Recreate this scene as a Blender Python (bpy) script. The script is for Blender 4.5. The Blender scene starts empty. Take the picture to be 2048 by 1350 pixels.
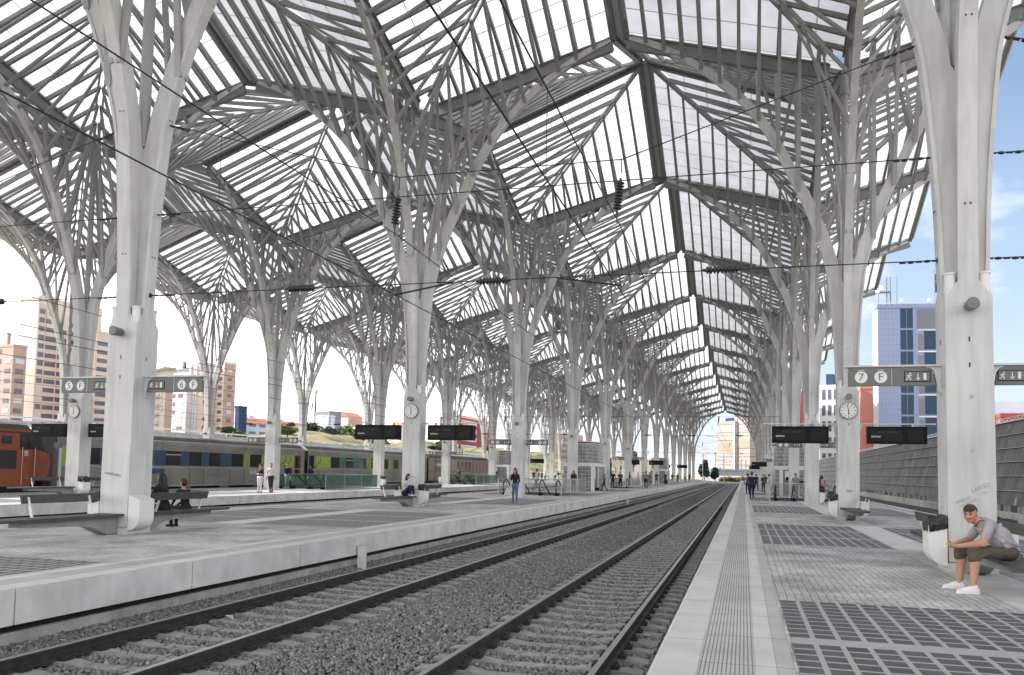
import bpy, math, random
import numpy as np
from mathutils import Vector, Matrix
R=math.radians; random.seed(7); rng=np.random.default_rng(7)
sc=bpy.context.scene; COL=sc.collection
# ------------------------------------------------------------------ camera
CAM=Vector((-3.664,-15.932,1.5335)); YAW,PIT,ROL=.26954,.0674,.01854
cy,sy,cp,sp,cr,sr=math.cos(YAW),math.sin(YAW),math.cos(PIT),math.sin(PIT),math.cos(ROL),math.sin(ROL)
F=Vector((-sy*cp,cy*cp,sp)); r0=Vector((cy,sy,0)); u0=Vector((sy*sp,-cy*sp,cp))
Rr=r0*cr+u0*sr; Uu=u0*cr-r0*sr
cam=bpy.data.cameras.new('camera'); co=bpy.data.objects.new('camera',cam); COL.objects.link(co)
M=Matrix((( Rr.x,Uu.x,-F.x,CAM.x),(Rr.y,Uu.y,-F.y,CAM.y),(Rr.z,Uu.z,-F.z,CAM.z),(0,0,0,1)))
co.matrix_world=M; cam.sensor_width=36; cam.lens=1680.95/2048*36; cam.shift_y=153.97/2048; cam.clip_end=5000; cam.clip_start=.05
sc.camera=co
# ------------------------------------------------------------------ light
SUN_EL,SUN_AZ=R(31),R(6)      # from the left, a little behind the camera
sd=Vector((-math.cos(SUN_EL)*math.cos(SUN_AZ),-math.cos(SUN_EL)*math.sin(SUN_AZ),math.sin(SUN_EL)))
W=bpy.data.worlds.new("World"); sc.world=W; W.use_nodes=True
nt=W.node_tree; nt.nodes.clear()
def wn(t,**k):
    n=nt.nodes.new(t)
    for a,b in k.items(): setattr(n,a,b)
    return n
out=wn('ShaderNodeOutputWorld'); bg=wn('ShaderNodeBackground')
sky=wn('ShaderNodeTexSky'); sky.sky_type='NISHITA'; sky.sun_disc=False; sky.sun_elevation=SUN_EL
sky.sun_rotation=math.atan2(sd.x,sd.y); sky.dust_density=1.0; sky.ozone_density=1.4; sky.air_density=1.0
tc=wn('ShaderNodeTexCoord')
mp=wn('ShaderNodeMapping'); mp.inputs['Scale'].default_value=(1,1,2.6)
no=wn('ShaderNodeTexNoise'); no.inputs['Scale'].default_value=2.3; no.inputs['Detail'].default_value=7; no.inputs['Roughness'].default_value=.55
nt.links.new(tc.outputs['Generated'],mp.inputs['Vector']); nt.links.new(mp.outputs['Vector'],no.inputs['Vector'])
# thin cloud and haze sunward; unseen cloud behind, right and overhead added to brighten
sx=wn('ShaderNodeSeparateXYZ'); nt.links.new(tc.outputs['Generated'],sx.inputs[0])
def wm(op,a,b=None,c=None,clamp=False):
    n=wn('ShaderNodeMath',operation=op,use_clamp=clamp)
    for i,v in enumerate((a,b,c)):
        if v is None: continue
        if isinstance(v,(int,float)): n.inputs[i].default_value=v
        else: nt.links.new(v,n.inputs[i])
    return n.outputs[0]
side=wm('ADD',wm('ADD',wm('MULTIPLY',sx.outputs['X'],-1.15),wm('MULTIPLY',wm('MAXIMUM',wm('SUBTRACT',sx.outputs['X'],.42),0.0),3.6)),wm('ADD',wm('MULTIPLY',wm('MAXIMUM',wm('MULTIPLY',sx.outputs['Y'],-1.0),0.0),.9),wm('MULTIPLY',wm('MAXIMUM',wm('SUBTRACT',sx.outputs['Z'],.48),0.0),.8)))
hz=wm('MULTIPLY_ADD',sx.outputs['Z'],-.35,.10)
m1=wm('ADD',side,hz)
m2=wm('MULTIPLY_ADD',no.outputs['Fac'],2.2,-1.02)
cm=wm('ADD',m1,m2,clamp=True)
cm=wm('MULTIPLY',cm,.93)
mix=wn('ShaderNodeMix',data_type='RGBA'); nt.links.new(cm,mix.inputs[0]); mix.inputs[7].default_value=(13.2,12.9,12.6,1)
hs=wn('ShaderNodeHueSaturation'); hs.inputs['Saturation'].default_value=.9; hs.inputs['Value'].default_value=.95; nt.links.new(sky.outputs[0],hs.inputs['Color'])
hm=wn('ShaderNodeMix',data_type='RGBA'); nt.links.new(wm('MULTIPLY_ADD',sx.outputs['Z'],-1.6,.62,clamp=True),hm.inputs[0]); nt.links.new(hs.outputs[0],hm.inputs[6]); hm.inputs[7].default_value=(2.95,3.25,4.2,1); nt.links.new(hm.outputs[2],mix.inputs[6])
nt.links.new(mix.outputs[2],bg.inputs['Color']); bg.inputs['Strength'].default_value=.115
nt.links.new(bg.outputs[0],out.inputs[0])
L=bpy.data.lights.new('sun','SUN'); L.energy=4.5; L.angle=R(.6); L.color=(1,.975,.94)
lo=bpy.data.objects.new('sun',L); COL.objects.link(lo); lo.rotation_euler=sd.to_track_quat('Z','Y').to_euler(); lo.location=(-60,-10,60)
sc.view_settings.view_transform='Standard'; sc.view_settings.look='None'; sc.view_settings.exposure=1.07; sc.view_settings.gamma=1
sc.cycles.use_denoising=True; sc.cycles.max_bounces=8; sc.cycles.diffuse_bounces=4; sc.cycles.transmission_bounces=6; sc.cycles.transparent_max_bounces=24
sc.cycles.sample_clamp_indirect=6; sc.cycles.caustics_reflective=False; sc.cycles.caustics_refractive=False
# ------------------------------------------------------------------ helpers
class MB:
    def __init__(s): s.v=[]; s.f=[]; s.m=[]; s.uv={}; s.sm=[]
    def add(s,vs,fs,mat=0,smooth=False,uvs=None):
        o=len(s.v); s.v+= [tuple(p) for p in vs]
        for i,f in enumerate(fs):
            if uvs: s.uv[len(s.f)]=uvs[i]
            s.f.append(tuple(o+k for k in f)); s.m.append(mat); s.sm.append(smooth)
    def box(s,x0,x1,y0,y1,z0,z1,mat=0):
        s.add([(x0,y0,z0),(x1,y0,z0),(x1,y1,z0),(x0,y1,z0),(x0,y0,z1),(x1,y0,z1),(x1,y1,z1),(x0,y1,z1)],
              [(0,3,2,1),(4,5,6,7),(0,1,5,4),(1,2,6,5),(2,3,7,6),(3,0,4,7)],mat)
    def beam(s,a,b,w,h,mat=0,up=(0,0,1),w2=None,h2=None):
        a=Vector(a); b=Vector(b); d=(b-a).normalized(); u=Vector(up); x=d.cross(u)
        if x.length<1e-4: x=d.cross(Vector((1,0,0)))
        x.normalize(); y=x.cross(d); w2=w if w2 is None else w2; h2=h if h2 is None else h2
        vs=[]
        for p,ww,hh in ((a,w,h),(b,w2,h2)):
            for i,j in ((-1,-1),(1,-1),(1,1),(-1,1)): vs.append(p+x*(i*ww/2)+y*(j*hh/2))
        s.add(vs,[(0,1,2,3),(7,6,5,4),(0,4,5,1),(1,5,6,2),(2,6,7,3),(3,7,4,0)],mat)
    def tube(s,pts,r,n=8,mat=0,cap=True):
        pts=[Vector(p) for p in pts]; rs=r if isinstance(r,(list,tuple)) else [r]*len(pts); rings=[]
        for i,p in enumerate(pts):
            d=(pts[min(i+1,len(pts)-1)]-pts[max(i-1,0)]).normalized()
            x=d.cross(Vector((0,0,1)))
            if x.length<1e-3: x=Vector((1,0,0))
            x.normalize(); y=x.cross(d)
            rings.append([p+(x*math.cos(2*math.pi*k/n)+y*math.sin(2*math.pi*k/n))*rs[i] for k in range(n)])
        vs=[q for g in rings for q in g]; fs=[]
        for i in range(len(pts)-1):
            for k in range(n): fs.append((i*n+k,i*n+(k+1)%n,(i+1)*n+(k+1)%n,(i+1)*n+k))
        s.add(vs,fs,mat,True)
        if cap: s.add(rings[0],[tuple(range(n))[::-1]],mat); s.add(rings[-1],[tuple(range(n))],mat)
    def prism(s,poly,axis,c0,c1,mat=0):
        """poly of (a,b); axis 'x','y','z' extruded c0..c1"""
        def P(a,b,c): return {'x':(c,a,b),'y':(a,c,b),'z':(a,b,c)}[axis]
        n=len(poly); s.add([P(a,b,c0) for a,b in poly]+[P(a,b,c1) for a,b in poly],
            [tuple(range(n)),tuple(range(n,2*n))[::-1]]+[(i,(i+1)%n,n+(i+1)%n,n+i) for i in range(n)],mat)
    def quad(s,a,b,c,d,mat=0,uv=None): s.add([a,b,c,d],[(0,1,2,3)],mat,uvs=[uv] if uv else None)
    def build(s,name,mats,parent=None,loc=None,rotz=0,fix=False):
        me=bpy.data.meshes.new(name); me.from_pydata(s.v,[],s.f)
        if not isinstance(mats,(list,tuple)): mats=[mats]
        for m in mats: me.materials.append(m)
        me.polygons.foreach_set('material_index',s.m); me.polygons.foreach_set('use_smooth',s.sm)
        if s.uv:
            ul=me.uv_layers.new(name='UVMap').data
            for i,uv in s.uv.items():
                for k,li in enumerate(me.polygons[i].loop_indices): ul[li].uv=uv[k]
        if fix:
            import bmesh
            bm=bmesh.new(); bm.from_mesh(me); bmesh.ops.recalc_face_normals(bm,faces=bm.faces); bm.to_mesh(me); bm.free()
        me.update(); return link(name,me,parent,loc,rotz)
def link(name,me,parent=None,loc=None,rotz=0):
    o=bpy.data.objects.new(name,me); COL.objects.link(o)
    if parent is not None: o.parent=parent
    if loc is not None: o.location=loc
    if rotz: o.rotation_euler=(0,0,rotz)
    return o
def tag(o,label,cat,group=None):
    o['label']=label; o['category']=cat
    if group: o['group']=group
    return o
def thing(name,label,cat,loc=(0,0,0),rotz=0,group=None):
    return tag(link(name,None,None,loc,rotz),label,cat,group)
def struct(o): o['kind']='structure'; return o
def stuff(o): o['kind']='stuff'; return o
def copy_tree(o,parent=None,loc=None,rotz=None):
    c=o.copy(); COL.objects.link(c)
    if parent is not None: c.parent=parent
    if loc is not None: c.location=loc
    if rotz is not None: c.rotation_euler=(0,0,rotz)
    for ch in list(o.children): copy_tree(ch,c)
    return c
ORD=['','first','second','third','fourth','fifth','sixth','seventh','eighth','ninth','tenth','eleventh','twelfth','thirteenth','fourteenth','fifteenth','sixteenth']
# ------------------------------------------------------------------ materials
MATS={}
def mat(name,col,rough=.6,metal=0.,noise=None,bump=None,streak=None,spec=None,alpha=None,emit=None):
    """noise=(scale,amount) mottles the colour; bump=(scale,strength,distance); streak=(amount) vertical stains"""
    m=bpy.data.materials.new(name); m.use_nodes=True; t=m.node_tree; b=t.nodes['Principled BSDF']; MATS[name]=m
    b.inputs['Roughness'].default_value=rough; b.inputs['Metallic'].default_value=metal
    if spec is not None: b.inputs['Specular IOR Level'].default_value=spec
    c=tuple(col)+(1,) if len(col)==3 else col
    b.inputs['Base Color'].default_value=c
    if alpha is not None: b.inputs['Alpha'].default_value=alpha
    if emit: b.inputs['Emission Color'].default_value=tuple(emit[:3])+(1,); b.inputs['Emission Strength'].default_value=emit[3]
    g=None
    def tcoord():
        nonlocal g
        if g is None: g=t.nodes.new('ShaderNodeNewGeometry')
        return g.outputs['Position']
    cur=None
    if noise:
        n=t.nodes.new('ShaderNodeTexNoise'); n.inputs['Scale'].default_value=noise[0]; n.inputs['Detail'].default_value=6
        t.links.new(tcoord(),n.inputs['Vector'])
        x=t.nodes.new('ShaderNodeMapRange'); x.inputs[1].default_value=.3; x.inputs[2].default_value=.7; x.inputs[3].default_value=1-noise[1]; x.inputs[4].default_value=1+noise[1]*.6
        t.links.new(n.outputs['Fac'],x.inputs[0]); cur=x.outputs[0]
    if streak:
        mp=t.nodes.new('ShaderNodeMapping'); mp.inputs['Scale'].default_value=(3.2,3.2,.35); t.links.new(tcoord(),mp.inputs['Vector'])
        n=t.nodes.new('ShaderNodeTexNoise'); n.inputs['Scale'].default_value=2.2; n.inputs['Detail'].default_value=5; t.links.new(mp.outputs[0],n.inputs['Vector'])
        x=t.nodes.new('ShaderNodeMapRange'); x.inputs[1].default_value=.42; x.inputs[2].default_value=.75; x.inputs[3].default_value=1; x.inputs[4].default_value=1-streak
        t.links.new(n.outputs['Fac'],x.inputs[0])
        if cur is None: cur=x.outputs[0]
        else:
            q=t.nodes.new('ShaderNodeMath'); q.operation='MULTIPLY'; t.links.new(cur,q.inputs[0]); t.links.new(x.outputs[0],q.inputs[1]); cur=q.outputs[0]
    if cur is not None:
        v=t.nodes.new('ShaderNodeVectorMath'); v.operation='SCALE'; v.inputs[0].default_value=c[:3]; t.links.new(cur,v.inputs['Scale']); t.links.new(v.outputs[0],b.inputs['Base Color'])
    if bump:
        n=t.nodes.new('ShaderNodeTexNoise'); n.inputs['Scale'].default_value=bump[0]; n.inputs['Detail'].default_value=4; t.links.new(tcoord(),n.inputs['Vector'])
        bp=t.nodes.new('ShaderNodeBump'); bp.inputs['Strength'].default_value=bump[1]; bp.inputs['Distance'].default_value=bump[2]
        t.links.new(n.outputs['Fac'],bp.inputs['Height']); t.links.new(bp.outputs[0],b.inputs['Normal'])
    return m
def nodes(m): return m.node_tree,m.node_tree.nodes['Principled BSDF']
def mathn(t,op,a,b=None,c=None,clamp=False):
    n=t.nodes.new('ShaderNodeMath'); n.operation=op; n.use_clamp=clamp
    for i,v in enumerate((a,b,c)):
        if v is None: continue
        if isinstance(v,(int,float)): n.inputs[i].default_value=v
        else: t.links.new(v,n.inputs[i])
    return n.outputs[0]
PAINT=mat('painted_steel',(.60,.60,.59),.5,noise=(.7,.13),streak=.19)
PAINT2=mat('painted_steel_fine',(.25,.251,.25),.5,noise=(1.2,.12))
CONC=mat('concrete',(.66,.655,.64),.85,noise=(1.6,.2),bump=(60,.15,.004),streak=.08)
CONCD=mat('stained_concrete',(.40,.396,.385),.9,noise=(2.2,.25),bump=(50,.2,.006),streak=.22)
CONCL=mat('kerb_concrete',(.47,.47,.46),.85,noise=(2.5,.10),bump=(80,.15,.003))
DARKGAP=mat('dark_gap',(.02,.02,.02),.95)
GREY=mat('sign_grey',(.145,.15,.145),.55,noise=(3,.08))
BLACK=mat('black_plastic',(.005,.005,.006),.5,spec=.15)
SCREEN=mat('display_glass',(.010,.011,.011),.35,spec=.15)
WHITE=mat('white_paint',(.72,.72,.70),.5)
LAMPG=mat('lamp_housing',(.16,.165,.16),.45,metal=.3)
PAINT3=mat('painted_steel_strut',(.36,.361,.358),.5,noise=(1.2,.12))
SEAT=mat('bench_seat',(.065,.065,.064),.75,noise=(6,.2),bump=(20,.1,.003))
BAG=mat('bin_bag',(.012,.012,.013),.32,bump=(22,.9,.03))
RAIL=mat('rail_steel',(.07,.062,.058),.55,metal=.5,noise=(8,.3)); RAILTOP=mat('rail_head',(.46,.46,.46),.32,metal=.95)
SLEEP=mat('sleeper_concrete',(.27,.265,.255),.9,noise=(5,.3),bump=(40,.3,.01))
CLIP=mat('rail_clip',(.02,.018,.017),.8)
GLASSG=mat('green_glass',(.08,.16,.12),.08,alpha=.42)
GLASSC=mat('clear_glass',(.35,.38,.37),.06,alpha=.22)
RUBBER=mat('handrail_rubber',(.015,.015,.016),.5)
WIRE=mat('wire',(.03,.03,.03),.6,metal=.5)
INSUL=mat('insulator',(.02,.018,.018),.35)
ALU=mat('brushed_metal',(.5,.5,.5),.35,metal=.8)
# ------------------------------------------------------------------ paving materials
def world_xy(t):
    g=t.nodes.new('ShaderNodeNewGeometry'); s=t.nodes.new('ShaderNodeSeparateXYZ'); t.links.new(g.outputs['Position'],s.inputs[0]); return g,s
COBBLE=mat('cobble_paving',(.34,.34,.335),.85)
t,b=nodes(COBBLE); g,s=world_xy(t)
br=t.nodes.new('ShaderNodeTexBrick'); br.inputs['Scale'].default_value=1; br.inputs['Brick Width'].default_value=.13; br.inputs['Row Height'].default_value=.10
br.inputs['Mortar Size'].default_value=.008; br.inputs['Mortar Smooth'].default_value=.6; br.inputs['Color1'].default_value=(.54,.535,.52,1); br.inputs['Color2'].default_value=(.42,.418,.41,1); br.inputs['Mortar'].default_value=(.20,.20,.195,1)
dn=t.nodes.new('ShaderNodeTexNoise'); dn.inputs['Scale'].default_value=3.5; t.links.new(g.outputs['Position'],dn.inputs['Vector'])
vm=t.nodes.new('ShaderNodeVectorMath'); vm.operation='MULTIPLY_ADD'; t.links.new(dn.outputs['Color'],vm.inputs[0]); vm.inputs[1].default_value=(.07,.07,0); t.links.new(g.outputs['Position'],vm.inputs[2]); sw=t.nodes.new('ShaderNodeMapping'); sw.inputs['Rotation'].default_value=(0,0,R(90)); t.links.new(vm.outputs[0],sw.inputs['Vector']); t.links.new(sw.outputs[0],br.inputs['Vector'])
st=t.nodes.new('ShaderNodeTexNoise'); st.inputs['Scale'].default_value=.9; st.inputs['Detail'].default_value=6; t.links.new(g.outputs['Position'],st.inputs['Vector'])
mr=t.nodes.new('ShaderNodeMapRange'); mr.inputs[1].default_value=.38; mr.inputs[2].default_value=.68; mr.inputs[3].default_value=1.12; mr.inputs[4].default_value=.60; t.links.new(st.outputs['Fac'],mr.inputs[0])
vs=t.nodes.new('ShaderNodeVectorMath'); vs.operation='SCALE'; t.links.new(br.outputs['Color'],vs.inputs[0]); gv=t.nodes.new('ShaderNodeTexVoronoi'); gv.inputs['Scale'].default_value=2.6; t.links.new(g.outputs['Position'],gv.inputs['Vector']); gs=mathn(t,'MULTIPLY_ADD',mathn(t,'GREATER_THAN',gv.outputs['Distance'],.055),.45,.55)
s2=t.nodes.new('ShaderNodeTexNoise'); s2.inputs['Scale'].default_value=.28; s2.inputs['Detail'].default_value=9; s2.inputs['Roughness'].default_value=.7; t.links.new(g.outputs['Position'],s2.inputs['Vector']); m2_=t.nodes.new('ShaderNodeMapRange'); m2_.inputs[1].default_value=.52; m2_.inputs[2].default_value=.66; m2_.inputs[3].default_value=1; m2_.inputs[4].default_value=.70; t.links.new(s2.outputs['Fac'],m2_.inputs[0])
t.links.new(mathn(t,'MULTIPLY',mathn(t,'MULTIPLY',mr.outputs[0],gs),m2_.outputs[0]),vs.inputs['Scale']); t.links.new(vs.outputs[0],b.inputs['Base Color'])
bp=t.nodes.new('ShaderNodeBump'); bp.inputs['Distance'].default_value=.006; bp.inputs['Strength'].default_value=.6; bp.invert=True; t.links.new(br.outputs['Fac'],bp.inputs['Height']); t.links.new(bp.outputs[0],b.inputs['Normal'])
# glass paver bed, pattern from UV in metres
BED=mat('glass_paver_bed',(.4,.4,.4),.6)
t,b=nodes(BED); uv=t.nodes.new('ShaderNodeUVMap'); s=t.nodes.new('ShaderNodeSeparateXYZ'); t.links.new(uv.outputs[0],s.inputs[0])
def frac(t,x,p): return mathn(t,'PINGPONG',x,p/2)     # 0 at the joint, p/2 mid cell
ux=frac(t,s.outputs[0],.2295); my=mathn(t,'MODULO',s.outputs[1],2.775); vy=frac(t,my,.25)
a=mathn(t,'GREATER_THAN',ux,.024); bb=mathn(t,'GREATER_THAN',vy,.022); c=mathn(t,'LESS_THAN',my,2.5)
k=mathn(t,'MULTIPLY',mathn(t,'MULTIPLY',a,bb),c)
n=t.nodes.new('ShaderNodeTexNoise'); n.inputs['Scale'].default_value=2.5; n.inputs['Detail'].default_value=5; g2=t.nodes.new('ShaderNodeNewGeometry'); t.links.new(g2.outputs['Position'],n.inputs['Vector'])
mx=t.nodes.new('ShaderNodeMix'); mx.data_type='RGBA'; t.links.new(k,mx.inputs[0]); mx.inputs[6].default_value=(.36,.36,.355,1)
mr=t.nodes.new('ShaderNodeMapRange'); mr.inputs[1].default_value=.3; mr.inputs[2].default_value=.7; mr.inputs[3].default_value=.072; mr.inputs[4].default_value=.12; t.links.new(n.outputs['Fac'],mr.inputs[0]); t.links.new(mr.outputs[0],mx.inputs[7])
t.links.new(mx.outputs[2],b.inputs['Base Color'])
rr=mathn(t,'MULTIPLY_ADD',k,-.2,.9); b.inputs['Specular IOR Level'].default_value=.2; t.links.new(rr,b.inputs['Roughness'])
bp=t.nodes.new('ShaderNodeBump'); bp.inputs['Distance'].default_value=.004; bp.inputs['Strength'].default_value=.5; bp.invert=True; t.links.new(k,bp.inputs['Height']); t.links.new(bp.outputs[0],b.inputs['Normal'])
# slabs with a joint every 2.5 m; tactile ribs run along the platform
def slabmat(name,col,per,ribs=False,off=0.):
    m=mat(name,col,.85); t,b=nodes(m); g,s=world_xy(t)
    y=mathn(t,'ADD',s.outputs[1],1000+off); j=mathn(t,'GREATER_THAN',frac(t,y,per),.008)
    n=t.nodes.new('ShaderNodeTexNoise'); n.inputs['Scale'].default_value=2; n.inputs['Detail'].default_value=7; t.links.new(g.outputs['Position'],n.inputs['Vector'])
    mr=t.nodes.new('ShaderNodeMapRange'); mr.inputs[1].default_value=.3; mr.inputs[2].default_value=.7; mr.inputs[3].default_value=.88; mr.inputs[4].default_value=1.08; t.links.new(n.outputs['Fac'],mr.inputs[0])
    # each slab a touch different
    fl=mathn(t,'FLOOR',mathn(t,'DIVIDE',y,per)); wn_=t.nodes.new('ShaderNodeTexWhiteNoise'); wn_.noise_dimensions='1D'; t.links.new(fl,wn_.inputs['W'])
    v=mathn(t,'MULTIPLY',mr.outputs[0],mathn(t,'MULTIPLY_ADD',wn_.outputs['Value'],.12,.93))
    jj=mathn(t,'MULTIPLY_ADD',j,.6,.4)
    v=mathn(t,'MULTIPLY',v,jj)
    if ribs:
        x=mathn(t,'ADD',s.outputs[0],1000.02); rb=mathn(t,'GREATER_THAN',frac(t,x,.0335),.0055)
        q=mathn(t,'MULTIPLY_ADD',rb,.55,.45); v=mathn(t,'MULTIPLY',v,q)
        bp=t.nodes.new('ShaderNodeBump'); bp.inputs['Distance'].default_value=.005; bp.inputs['Strength'].default_value=.6; t.links.new(rb,bp.inputs['Height']); t.links.new(bp.outputs[0],b.inputs['Normal'])
    vs=t.nodes.new('ShaderNodeVectorMath'); vs.operation='SCALE'; vs.inputs[0].default_value=col; t.links.new(v,vs.inputs['Scale']); t.links.new(vs.outputs[0],b.inputs['Base Color'])
    return m
SLAB=slabmat('edge_slab',(.54,.535,.525),2.5,off=.3); TACT=slabmat('tactile_paving',(.47,.465,.455),1.25,True); SLAB2=slabmat('inner_slab',(.54,.535,.52),1.25); SLAB3=slabmat('border_slab',(.42,.415,.405),1.25)
# ballast bed
BALL=mat('ballast',(.13,.125,.12),.95); t,b=nodes(BALL); g,s=world_xy(t)
vo=t.nodes.new('ShaderNodeTexVoronoi'); vo.inputs['Scale'].default_value=19; t.links.new(g.outputs['Position'],vo.inputs['Vector'])
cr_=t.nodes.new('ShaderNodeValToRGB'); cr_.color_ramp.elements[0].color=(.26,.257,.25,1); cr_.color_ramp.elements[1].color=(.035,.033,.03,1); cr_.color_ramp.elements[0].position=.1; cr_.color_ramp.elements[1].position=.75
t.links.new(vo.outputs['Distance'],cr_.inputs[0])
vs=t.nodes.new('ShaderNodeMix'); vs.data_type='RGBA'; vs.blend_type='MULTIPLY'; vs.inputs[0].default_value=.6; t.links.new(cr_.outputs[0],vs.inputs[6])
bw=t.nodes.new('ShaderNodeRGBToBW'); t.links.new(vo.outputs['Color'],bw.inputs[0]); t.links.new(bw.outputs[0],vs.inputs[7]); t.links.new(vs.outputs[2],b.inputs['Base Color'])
bp=t.nodes.new('ShaderNodeBump'); bp.inputs['Distance'].default_value=.04; bp.invert=True; bp.inputs['Strength'].default_value=1; t.links.new(vo.outputs['Distance'],bp.inputs['Height']); t.links.new(bp.outputs[0],b.inputs['Normal'])
STONE=mat('ballast_stone',(.19,.185,.175),.9); t,b=nodes(STONE)
g=t.nodes.new('ShaderNodeNewGeometry'); cr_=t.nodes.new('ShaderNodeValToRGB'); e=cr_.color_ramp.elements; e[0].color=(.11,.11,.108,1); e[1].color=(.37,.367,.36,1); e[0].position=0; e[1].position=1
x=e.new(.5); x.color=(.178,.176,.172,1); x=e.new(.9); x.color=(.25,.248,.243,1)
t.links.new(g.outputs['Random Per Island'],cr_.inputs[0]); t.links.new(cr_.outputs[0],b.inputs['Base Color'])
GROUND=mat('dry_ground',(.34,.30,.22),.95,noise=(.06,.3))
# ------------------------------------------------------------------ ground and platforms
Y0,Y1=-45,236
m=MB(); m.quad((-900,-500,-1.6),(900,-500,-1.6),(900,2500,-1.6),(-900,2500,-1.6)); struct(m.build('ground',GROUND))
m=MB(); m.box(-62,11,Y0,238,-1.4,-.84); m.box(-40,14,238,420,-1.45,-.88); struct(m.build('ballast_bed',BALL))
m=MB(); m.add([(-11.62,Y0,-.845),(-11.62,200,-.845),(-12.34,200,-.715),(-12.34,Y0,-.715)],[(0,1,2,3)]); struct(m.build('ballast_bank',BALL))
def platform(cx,half,y1,name_cols):
    m=MB(); g=MB()
    for sgn in(-1,1):
        e=cx+sgn*half
        # lip of precast blocks with joints, dark gap and lower wall
        xs=sorted((e,e-sgn*.5)); y=Y0
        while y<y1:
            L_=min(3.4,y1-y); m.box(xs[0],xs[1],y+.011,y+L_-.011,-.43,0); y+=3.4
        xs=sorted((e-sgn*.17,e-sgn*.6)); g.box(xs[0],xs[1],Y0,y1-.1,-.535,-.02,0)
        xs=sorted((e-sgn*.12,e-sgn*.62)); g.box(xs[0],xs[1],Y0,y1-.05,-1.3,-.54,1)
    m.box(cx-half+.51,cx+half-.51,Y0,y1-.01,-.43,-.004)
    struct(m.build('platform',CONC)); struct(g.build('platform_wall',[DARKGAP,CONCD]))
    q=MB(); z=.004
    def strip(u0,u1,mi):
        for sgn in(-1,1):
            a,b_=sorted((cx+sgn*(half-u0),cx+sgn*(half-u1))); q.quad((a,Y0,z),(b_,Y0,z),(b_,y1-.02,z),(a,y1-.02,z),mi)
    strip(.02,.36,0); strip(.365,.80,1); strip(.803,.97,2); strip(.973,1.11,3)
    struct(q.build('platform_edge',[SLAB,TACT,SLAB2,SLAB3]))
    inner=half-1.113; cs=.39
    q=MB(); q.quad((cx-inner,Y0,z),(cx-cs-.08,Y0,z),(cx-cs-.08,y1-.02,z),(cx-inner,y1-.02,z)); q.quad((cx+cs,Y0,z),(cx+inner,Y0,z),(cx+inner,y1-.02,z),(cx+cs,y1-.02,z)); struct(q.build('cobble_paving',COBBLE))
    q=MB(); q.quad((cx-cs-.078,Y0,z),(cx+cs-.002,Y0,z),(cx+cs-.002,y1-.02,z),(cx-cs-.078,y1-.02,z)); struct(q.build('centre_paving',SLAB2))
    q=MB()
    for k in range(-3,14):
        a,b_=17*k+3.75,17*k+12.1
        if b_>y1: continue
        for s0,s1 in((cx-inner+.03,cx-cs-.09),(cx+cs+.02,cx+inner-.03)):
            w=s1-s0
            q.quad((s0,a,.009),(s1,a,.009),(s1,b_,.009),(s0,b_,.009),0,uv=[(.023,8.35),(w+.023,8.35),(w+.023,0),(.023,0)])
    struct(q.build('paving_bed',BED))
platform(0,4.38,Y1,'')
platform(-17,4.85,206,'')
platform(-34,4.85,206,'')
platform(-51,4.85,206,'')
# ------------------------------------------------------------------ tracks
TRK=[(-6.10,'right-hand track beside the platform at the right'),(-10.63,'track beside the second platform from the right'),(-23.5,'track left of the second platform'),(-27.5,'track right of the third platform'),(-40.5,'track under the parked train'),(-44.6,'track behind the parked train'),(6.6,'track between the right platform and the panelled wall')]
PROF=[(-.07,0),(.07,0),(.07,.014),(.012,.03),(.012,.115),(.036,.125),(.036,.158),(.028,.165),(-.028,.165),(-.036,.158),(-.036,.125),(-.012,.115),(-.012,.03),(-.07,.014)]
def track_path(cx,off):
    pts=[(cx+off,Y0),(cx+off,215)]
    for i in range(1,19):
        y=215+i*9; d=(i*9)**2/(2*330.); tx=math.atan(i*9/330.)
        pts.append((cx+off*math.cos(tx)-d,y+off*math.sin(tx)))
    return pts
def rail_mb(pts):
    m=MB(); n=len(PROF); rings=[]
    for i,(x,y) in enumerate(pts):
        a=pts[max(i-1,0)]; c=pts[min(i+1,len(pts)-1)]; dx,dy=c[0]-a[0],c[1]-a[1]; l=math.hypot(dx,dy); nx,ny=dy/l,-dx/l
        rings.append([(x+nx*u,y+ny*u,-.785+v) for u,v in PROF])
    for i in range(len(pts)-1):
        for k in range(n):
            k2=(k+1)%n; m.add([rings[i][k],rings[i][k2],rings[i+1][k2],rings[i+1][k]],[(0,1,2,3)],1 if k in(7,6,8) else 0)
    return m
def sleeper_mb():
    m=MB()
    pr=[(-1.3,-.86),(1.3,-.86),(1.3,-.80),(1.12,-.785),(.62,-.785),(.45,-.815),(-.45,-.815),(-.62,-.785),(-1.12,-.785),(-1.3,-.80)]
    m.prism(pr,'y',-.125,.125,0)
    for sgn in(-1,1):
        for o in(-.115,.115):
            x=sgn*.852+o; m.box(x-.045,x+.045,-.07,.07,-.784,-.735,1); m.tube([(x,0,-.735),(x,0,-.70)],.02,6,1)
    return m
sm=sleeper_mb(); sm0=sm.build('sleeper',[SLEEP,CLIP],fix=True); smesh=sm0.data; bpy.data.objects.remove(sm0)
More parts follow.
